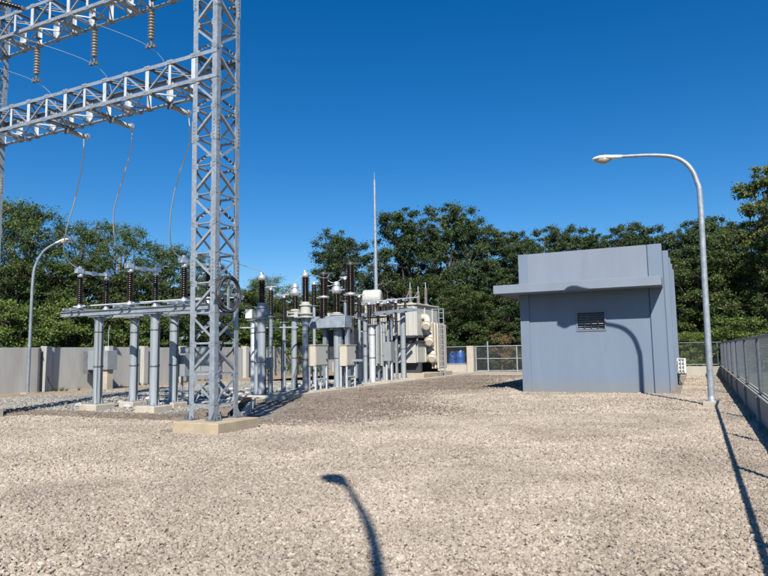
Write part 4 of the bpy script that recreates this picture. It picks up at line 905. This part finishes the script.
MB().lathe([(.14, .131), (.14, .15), (.09, .16), (.088, .3)], (*LB, 0)).build('base_flange', M['galv'], t)
PADS.append((LB[0]-.24, LB[0]+.24, LB[1]-.24, LB[1]+.24))
p = Vector((-27.0, 19.1, 0))
t = thing('street_lamp', 'thin street lamp by the left boundary wall, arm hooking towards the trees', 'street lamp', p, 'street lamps')
lamp_parts(t, [(p.x, p.y, .05), (p.x+.05, p.y, 3), (p.x+.1, p.y, 5.2), (p.x+.2, p.y+.08, 5.9), (p.x+.5, p.y+.22, 6.45), (p.x+.98, p.y+.45, 6.8)], .075, .05, (1, .4, .25), .6, 'galv_mid')
MB().bx(p.x-.2, p.x+.2, p.y-.2, p.y+.2, -.1, .06).build('concrete_base', M['concrete'], t)
LC = (.35, -1.0)                                                       # stands behind the camera: only its shadow is in the picture
t = thing('street_lamp', 'street lamp behind the photographer that throws the curved shadow on the near gravel', 'street lamp', (*LC, 0), 'street lamps')
lamp_parts(t, [(.35, -1, .1), (.35, -1, 3), (.31, -1, 4.6), (.25, -1, 5.23), (.18, -1, 5.87), (.06, -1, 6.55), (-.07, -1, 7.05), (-.22, -.98, 7.55), (-.30, -.96, 7.75)], .07, .03, (-.62, .35, .35), .6)
MB().bx(LC[0]-.22, LC[0]+.22, LC[1]-.22, LC[1]+.22, -.1, .13).build('concrete_base', M['concrete'], t)

# ------------------------------------------------------------------ trees
def leaves(centers, radii, counts, size, seed, flat=.75, droop=.2, shape=.42):
    """leaf faces spread through many small clumps; returns vertices, faces, tone"""
    r = np.random.default_rng(seed); V = []; T = []
    for c, R, n in zip(centers, radii, counts):
        d = r.normal(size=(n, 3)); d /= np.linalg.norm(d, axis=1)[:, None]; rad = np.abs(r.normal(.62, .33, n)); rad = np.where(r.random(n) < .07, rad*1.5, rad)
        p = np.array(c)+d*rad[:, None]*np.array([R*r.uniform(.7, 1.5), R*r.uniform(.7, 1.5), R*flat*r.uniform(.6, 1.25)])
        ax = d*.5+r.normal(0, .65, (n, 3)); ax[:, 2] -= droop; ax /= np.linalg.norm(ax, axis=1)[:, None]
        nr = d*.8+r.normal(0, .6, (n, 3)); nr[:, 2] += .35
        sd = np.cross(ax, nr); sd /= np.linalg.norm(sd, axis=1)[:, None]+1e-9
        s = size*r.uniform(.65, 1.25, n)[:, None]
        a = p-ax*s*.5; b = p+sd*s*shape*.5+ax*s*.05; c2 = p+ax*s*.5; e = p-sd*s*shape*.5+ax*s*.05
        V.append(np.stack([a, b, c2, e], 1).reshape(-1, 3)); tone = np.clip(r.normal(.38, .2, n)+r.normal(0, .10), 0, 1); T.append(np.repeat(tone, 4))
    V = np.concatenate(V); T = np.concatenate(T); n = len(V)//4
    return V, n, T
def crown_mesh(name, V, n, T, m):
    me = bpy.data.meshes.new(name); me.vertices.add(n*4); me.vertices.foreach_set('co', V.astype(np.float32).ravel())
    me.loops.add(n*4); me.loops.foreach_set('vertex_index', np.arange(n*4, dtype=np.int32))
    me.polygons.add(n); me.polygons.foreach_set('loop_start', np.arange(0, n*4, 4, dtype=np.int32)); me.polygons.foreach_set('loop_total', np.full(n, 4, dtype=np.int32))
    me.update(); a = me.attributes.new('tone', 'FLOAT', 'POINT'); a.data.foreach_set('value', T.astype(np.float32)); me.materials.append(m); return me
def make_tree(kind, Ht, W, z0f, seed, leafm, nleaf, lsize, barkm='bark', clump=.55, lobes=9, gap=0., flat=.75, lean=0.):
    """mesh data of one tree: (crown, trunk) with height Ht and crown half width W"""
    r = random.Random(seed); z0 = Ht*z0f; ch = Ht-z0
    LB_ = []
    for i in range(lobes):
        f = (i+.5)/lobes; a = i*2.4+r.uniform(-.5, .5); prof = sin(pi*(.2+f*.66))**.7
        rr = W*prof*r.uniform(.25, .72); R = W*r.uniform(.34, .56)*(1.0 if f < .7 else .85)
        LB_.append((Vector((cos(a)*rr+lean*f*ch, sin(a)*rr, z0+ch*f*.92)), R))
    LB_.append((Vector((lean*ch+r.uniform(-.3, .3)*W, r.uniform(-.3, .3)*W, Ht-W*.36)), W*.38))
    cs, rs, ns = [], [], []; tot = 0; target = nleaf
    nc = int(10+W*W*16/clump*(1-gap)*.5)
    for c, R in LB_:
        for k in range(max(6, nc//len(LB_)*1)):
            d = Vector((r.gauss(0, 1), r.gauss(0, 1), r.gauss(0, 1))).normalized()
            if d.z < -.5 and r.random() < .5: d.z *= -1
            q = c+Vector((d.x*R, d.y*R, d.z*R*flat))*r.choice((r.uniform(.6, 1.0), r.uniform(.9, 1.16)))
            if q.z > Ht: q.z = Ht-r.uniform(0, .5)
            if q.z < .3: q.z = .3+r.uniform(0, .5)
            cs.append(q); rs.append(clump*r.uniform(.55, 1.25))
    k = target/len(cs); ns = [max(5, int(k*(x/clump)**2)) for x in rs]
    V, n, T = leaves(cs, rs, ns, lsize, seed)
    cm = crown_mesh(kind+'_crown', V, n, T, leafm)
    mb = MB(); tr = .045*Ht*.45+.05; top = Vector((lean*ch*.7, 0, z0+ch*.75))
    tp = smooth([Vector((0, 0, -.1)), Vector((r.uniform(-.15, .15), r.uniform(-.15, .15), z0+.15*ch)), Vector((lean*ch*.3+r.uniform(-.3, .3), r.uniform(-.3, .3), z0+.45*ch)), top], 4)
    mb.tube(tp, [tr*(1-.75*i/(len(tp)-1)) for i in range(len(tp))], 9)
    for c, R in LB_:
        s = tp[max(1, min(len(tp)-2, int(len(tp)*(.25+.5*(c.z-z0)/ch))))]
        s = Vector((s.x, s.y, min(s.z, c.z-.3))) if c.z-.3 < s.z else s
        mid = (s+c)/2+Vector((r.uniform(-.3, .3), r.uniform(-.3, .3), -.2)); br_ = smooth([s, mid, c], 4)
        mb.tube(br_, [tr*.42*(1-.8*i/(len(br_)-1)) for i in range(len(br_))], 6)
        for k in range(5):
            d = Vector((r.gauss(0, 1), r.gauss(0, 1), r.gauss(.3, 1))).normalized()
            mb.tube([c-(c-mid)*.2, c+d*R*.5, c+d*R*.95+Vector((0, 0, .1))], [tr*.1, tr*.07, tr*.03], 4, False)
    tm = bpy.data.meshes.new(kind+'_trunk'); tm.from_pydata([tuple(v) for v in mb.v], [], mb.f); tm.polygons.foreach_set('use_smooth', mb.smooth); tm.materials.append(M[barkm])
    return cm, tm
PROTO = {}
def proto(key, *a, **k):
    if key not in PROTO: PROTO[key] = make_tree(*a, **k)
    return PROTO[key]
def place_tree(name, px, ytop, D, data, Ht, label, cat, grp, wscale=1., rz=None):
    """data is a tree of height Ht; scaled so its top reaches the height seen at distance D"""
    q = atD(px, ytop, D); s = q.z/Ht
    t = thing(name, label, cat, (q.x, q.y, 0), grp, random.uniform(0, 6.28) if rz is None else rz)
    t.scale = (s*wscale, s*wscale, s)
    for nm, me in (('crown', data[0]), ('trunk', data[1])):
        o = bpy.data.objects.new(nm, me); COL.objects.link(o); o.parent = t
    return t
K = {}
for i in range(3): K['dense', i] = make_tree('dense', 12, 3.9, .06, 40+i, M['leaf_dark'], 64000, .20, 'bark', .46, 22, flat=.85)
for i in range(2): K['mid', i] = make_tree('mid', 9, 3.8, .04, 60+i, M['leaf_mid'], 44000, .17, 'bark', .42, 18)
for i in range(3): K['wispy', i] = make_tree('wispy', 11, 3.6, .30, 70+i, M['leaf_olive'], 30000, .14, 'bark_pale', .48, 15, gap=.15, flat=.65)
for i in range(2): K['bush', i] = make_tree('bush', 4, 2.3, .0, 80+i, M['leaf_bright'], 17000, .16, 'bark', .36, 12, flat=.9)
K['yellow', 0] = make_tree('yellow', 12, 3.8, .03, 91, M['leaf_lime'], 60000, .19, 'bark', .45, 20, flat=.85)
K['feather', 0] = make_tree('feather', 14, 1.9, .45, 95, M['leaf_yellow'], 20000, .2, 'bark', .45, 10, flat=.8, lean=.05)
K['single', 0] = make_tree('single', 12, 3.6, .42, 97, M['leaf_dark'], 40000, .20, 'bark', .5, 20)
K['grey', 0] = make_tree('grey', 9, 2.2, .2, 98, M['leaf_grey'], 7500, .2, 'bark', .45, 9, gap=.4)
K['red', 0] = make_tree('red', 4, 2.0, .3, 99, M['leaf_red'], 9000, .16, 'bark', .35, 8, flat=.5)
HT = dict(dense=12, mid=9, wispy=11, bush=4, yellow=12, feather=14, single=12, grey=9, red=4)
G1 = 'trees beyond the left wall'; G2 = 'dark trees behind the transformer and house'; G3 = 'trees beyond the right fence'; G4 = 'bushes beyond the walls and gate'
TREES = [
 # name, kind, px, ytop, D, label, group, width
 ('feathery_tree', ('wispy',0), -4, 190, 38, 'thin topped olive tree behind the lattice tower at the frame edge', G1, 1.0),
 ('feathery_tree', ('wispy',1), 30, 205, 40, 'feathery olive tree above the hooked street lamp', G1, .95),
 ('feathery_tree', ('wispy',2), 84, 222, 42, 'feathery olive tree behind the leftmost conductor drop', G1, 1.0),
 ('feathery_tree', ('wispy',0), 122, 222, 43, 'feathery olive tree behind the middle conductor drop', G1, .9),
 ('feathery_tree', ('wispy',1), 165, 244, 45, 'feathery olive tree just left of the lattice tower', G1, 1.1),
 ('feathery_tree', ('wispy',2), 207, 256, 48, 'feathery olive tree seen through the lattice tower', G1, 1.0),
 ('feathery_tree', ('wispy',0), 262, 276, 52, 'low feathery tree above the insulator with lattice shadow column', G1, 1.2),
 ('broadleaf_tree', ('mid',0), 8, 258, 37, 'green broadleaf tree filling the gap left of the hooked street lamp', G1, 1.2),
 ('broadleaf_tree', ('mid',1), 55, 262, 39, 'green broadleaf tree right behind the hooked street lamp', G1, 1.25),
 ('broadleaf_tree', ('mid',0), 108, 268, 42, 'green broadleaf tree behind the leftmost disconnector pole', G1, 1.3),
 ('broadleaf_tree', ('mid',1), 150, 276, 44, 'green broadleaf tree behind the middle disconnector pole', G1, 1.3),
 ('broadleaf_tree', ('mid',0), 195, 284, 47, 'green broadleaf tree low behind the lattice tower', G1, 1.4),
 ('broadleaf_tree', ('mid',1), 240, 290, 51, 'green broadleaf tree right of the cable coil', G1, 1.5),
 ('broadleaf_tree', ('mid',0), 285, 290, 55, 'green broadleaf tree left of the silver domed transformers', G1, 1.6),
 ('broadleaf_tree', ('mid',1), 325, 303, 58, 'green broadleaf tree low behind the circuit breaker', G1, 1.7),
 ('round_bush', ('bush',0), 4, 303, 33.5, 'bright green bush above the wall at the frame edge', G4, 1.0),
 ('round_bush', ('bush',1), 34, 309, 34.5, 'bright green bush above the wall behind the hooked lamp pole', G4, 1.0),
 ('round_bush', ('bush',0), 68, 301, 36, 'bright green bush above the wall left of the disconnector stand', G4, 1.05),
 ('round_bush', ('bush',1), 105, 312, 38.5, 'bright green bush behind the stand between its front columns', G4, 1.1),
 ('round_bush', ('bush',0), 145, 318, 41, 'bright green bush behind the stand near its right columns', G4, 1.1),
 ('round_bush', ('bush',1), 275, 322, 50, 'bright green bush above the wall between the column groups', G4, 1.5),
 ('round_bush', ('bush',0), 236, 324, 47, 'bright green bush above the wall right of the lattice tower', G4, 1.4),
 ('slender_tree', ('single',0), 338, 234, 58, 'lone round headed tree with open branches behind the breaker insulators', G2, .95),
 ('grey_tree', ('grey',0), 352, 272, 56, 'sparse grey green tree left of the lightning mast', G2, 1.0),
 ('grey_tree', ('grey',0), 386, 262, 54, 'sparse grey green tree behind the round oil tank', G2, 1.25),
 ('dark_tree', ('dense',0), 409, 212, 56, 'big dark tree left of the tallest one, above the transformer', G2, .95),
 ('dark_tree', ('dense',1), 444, 206, 57, 'tallest dark tree behind the transformer', G2, .95),
 ('dark_tree', ('dense',2), 480, 221, 58, 'dark tree just right of the tallest one', G2, .9),
 ('dark_tree', ('dense',0), 514, 231, 57, 'dark tree above the left end of the canopy', G2, .85),
 ('dark_tree', ('dense',1), 546, 228, 60, 'dark tree above the left part of the control house roof', G2, .8),
 ('dark_tree', ('dense',2), 574, 227, 60, 'dark tree above the middle of the control house roof', G2, .8),
 ('dark_tree', ('dense',0), 602, 236, 59, 'lowest dark tree above the control house roof', G2, .8),
 ('dark_tree', ('dense',2), 611, 231, 56, 'dark tree closing the gap above the middle right of the control house roof', G2, 1.0),
 ('dark_tree', ('dense',0), 530, 243, 55, 'dark tree low above the left corner of the control house parapet', G2, 1.0),
 ('dark_tree', ('dense',1), 630, 224, 58, 'dark tree above the right part of the control house roof', G2, .85),
 ('dark_tree', ('dense',2), 662, 228, 57, 'dark tree behind the right corner of the control house', G3, .85),
 ('dark_tree', ('dense',0), 690, 220, 55, 'dark tree behind the pole of the right street lamp', G3, .85),
 ('dark_tree', ('dense',1), 716, 219, 55, 'dark tree just right of the right street lamp pole', G3, .85),
 ('broadleaf_tree', ('mid',0), 425, 275, 53, 'green broadleaf tree low behind the transformer bushings', G2, 1.4),
 ('broadleaf_tree', ('mid',1), 470, 290, 54, 'green broadleaf tree low above the gate pillar', G2, 1.5),
 ('dark_tree', ('dense',2), 392, 272, 60, 'low dark tree behind the lightning mast foot', G2, 1.3),
 ('dark_tree', ('dense',1), 505, 270, 55, 'low dark tree above the gate', G2, 1.2),
 ('broadleaf_tree', ('mid',0), 686, 262, 47, 'green broadleaf tree behind the side of the control house', G3, 1.4),
 ('broadleaf_tree', ('mid',1), 722, 250, 46, 'green broadleaf tree over the corner of the fences', G3, 1.4),
 ('fresh_green_tree', ('yellow',0), 746, 222, 45, 'fresh green dense tree above the right fence, below the feathery top', G3, 1.1),
 ('dark_tree', ('dense',0), 700, 246, 48, 'dense dark tree filling the view just right of the street lamp pole', G3, 1.15),
 ('dark_tree', ('dense',2), 672, 258, 49, 'dense dark tree behind the side pilasters of the control house', G3, 1.15),
 ('fresh_green_tree', ('yellow',0), 800, 190, 40, 'tall fresh green tree cut off by the frame edge above the right fence', G3, .9),
 ('leaning_tree', ('feather',0), 764, 163, 44, 'yellow green feathery tree top, tallest above the right fence', G3, 1.05),
 ('dark_tree', ('dense',1), 775, 214, 52, 'dark tree behind the feathery yellow green top', G3, .9),
 ('round_bush', ('bush',0), 690, 333, 42, 'bright green bush on the back fence line behind the air conditioner', G4, 1.0),
 ('round_bush', ('bush',1), 668, 335, 44, 'bright green bush on the back fence line by the house corner', G4, 1.0),
 ('round_bush', ('bush',1), 490, 346, 54, 'green bush behind the tall gate post', G4, 1.5),
 ('round_bush', ('bush',0), 512, 344, 53, 'green bush behind the gate by the house wall', G4, 1.5),
 ('round_bush', ('bush',1), 462, 352, 56, 'green bush behind the blue drums', G4, 1.6),
 ('round_bush', ('bush',1), 745, 318, 40, 'mid green bush above the right fence', G4, 1.3),
 ('round_bush', ('bush',0), 720, 328, 42, 'bush behind the corner post of the fences', G4, 1.2),
 ('reddish_shrub', ('red',0), 501, 333, 52.0, 'reddish brown topped shrub above the gate', G4, .8),
]
for nm, kd, px, yt, D, lb, grp, ws in TREES:
    place_tree(nm, px, yt, D, K[kd], HT[kd[0]], lb, 'bush' if 'bush' in nm or 'shrub' in nm else 'tree', grp, ws)
# far treeline closing the horizon
cs, rs, ns = [], [], []
r = random.Random(3)
for i in range(900):
    px = r.uniform(-120, 900); D = r.uniform(66, 74); zt = 8.5 if px > 380 else 7.0; q = atD(px, 345, D); cs.append(Vector((q.x, q.y, r.uniform(.3, zt)))); rs.append(r.uniform(.9, 1.6)); ns.append(75)
V, n, T = leaves(cs, rs, ns, .45, 5)
o = bpy.data.objects.new('treeline', crown_mesh('treeline', V, n, T, M['leaf_dark'])); COL.objects.link(o); tag(o, 'far dark treeline closing the horizon behind the nearer trees', 'treeline', kind='stuff')

# weeds at the foot of the wall
r = random.Random(9); V = []
mb = MB()
for i in range(40):
    cx, cy = (WX+.35+r.uniform(0, .9), r.choice([20.9, 21.4, 23.0, 24.2, 26.5, 29, 31])+r.uniform(-.4, .4))
    for k in range(9):
        a = r.uniform(0, 6.28); l = r.uniform(.08, .22); x, y = cx+r.uniform(-.05, .05), cy+r.uniform(-.05, .05)
        mb.add([(x-.012*sin(a), y+.012*cos(a), 0), (x+.012*sin(a), y-.012*cos(a), 0), (x+cos(a)*l*.6, y+sin(a)*l*.6, l)], [(0, 1, 2)])
lv = MB(); r_ = random.Random(21)
for i in range(46):
    D = r_.uniform(4.2, 15); x_, y_ = cam2site(r_.uniform(-.6, .6)*D, D); a = r_.uniform(0, 6.28); l = r_.uniform(.02, .045); q = Vector((x_, y_, .045))
    u = Vector((cos(a), sin(a), r_.uniform(-.2, .2)))*l; v = Vector((-sin(a), cos(a), .3))*l*.4
    lv.add([q-u, q+v, q+u, q-v+Vector((0, 0, .004))], [(0, 1, 2, 3)])
tag(lv.build('dry_leaves', M['dry']), 'scattered dry brown leaves on the gravel', 'dry leaves', kind='stuff')
tag(mb.build('weeds', M['leaf_bright']), 'low green weeds along the foot of the left wall', 'weeds', kind='stuff')

# ------------------------------------------------------------------ stones, last: they keep clear of everything built above
def merge(*a): return np.concatenate([x[0] for x in a]), np.concatenate([x[1] for x in a])
P, S = keep_clear(*merge(scatter(3.4, 9, 1600, .024, .044, 1), scatter(9, 16, 800, .032, .054, 2), scatter(16, 27, 240, .045, .068, 3, .66), scatter(27, 42, 95, .06, .09, 6, .62)))
dk = P[:, 0] - (-13.0-.022*(P[:, 1]-17)); dull = (np.where(P[:, 1] > 11.5, dk, 9) < 5.2+RNG.normal(0, .9, len(P))+1.2*np.sin(P[:, 1]*.5)) & (P[:, 1] > 12)
stones('gravel', P[~dull], S[~dull], M['stone'], 'pale beige crushed stone covering the open ground')
stones('dull_gravel', P[dull], S[dull], M['stone_dull'], 'duller brownish crushed stone along the kerb')
P, S = keep_clear(*scatter(14, 38, 130, .045, .075, 4, .66), front=False)
stones('yard_gravel', P, S, M['stone_grey'], 'blue grey crushed stone in the equipment yard')
print('stones', len(P))
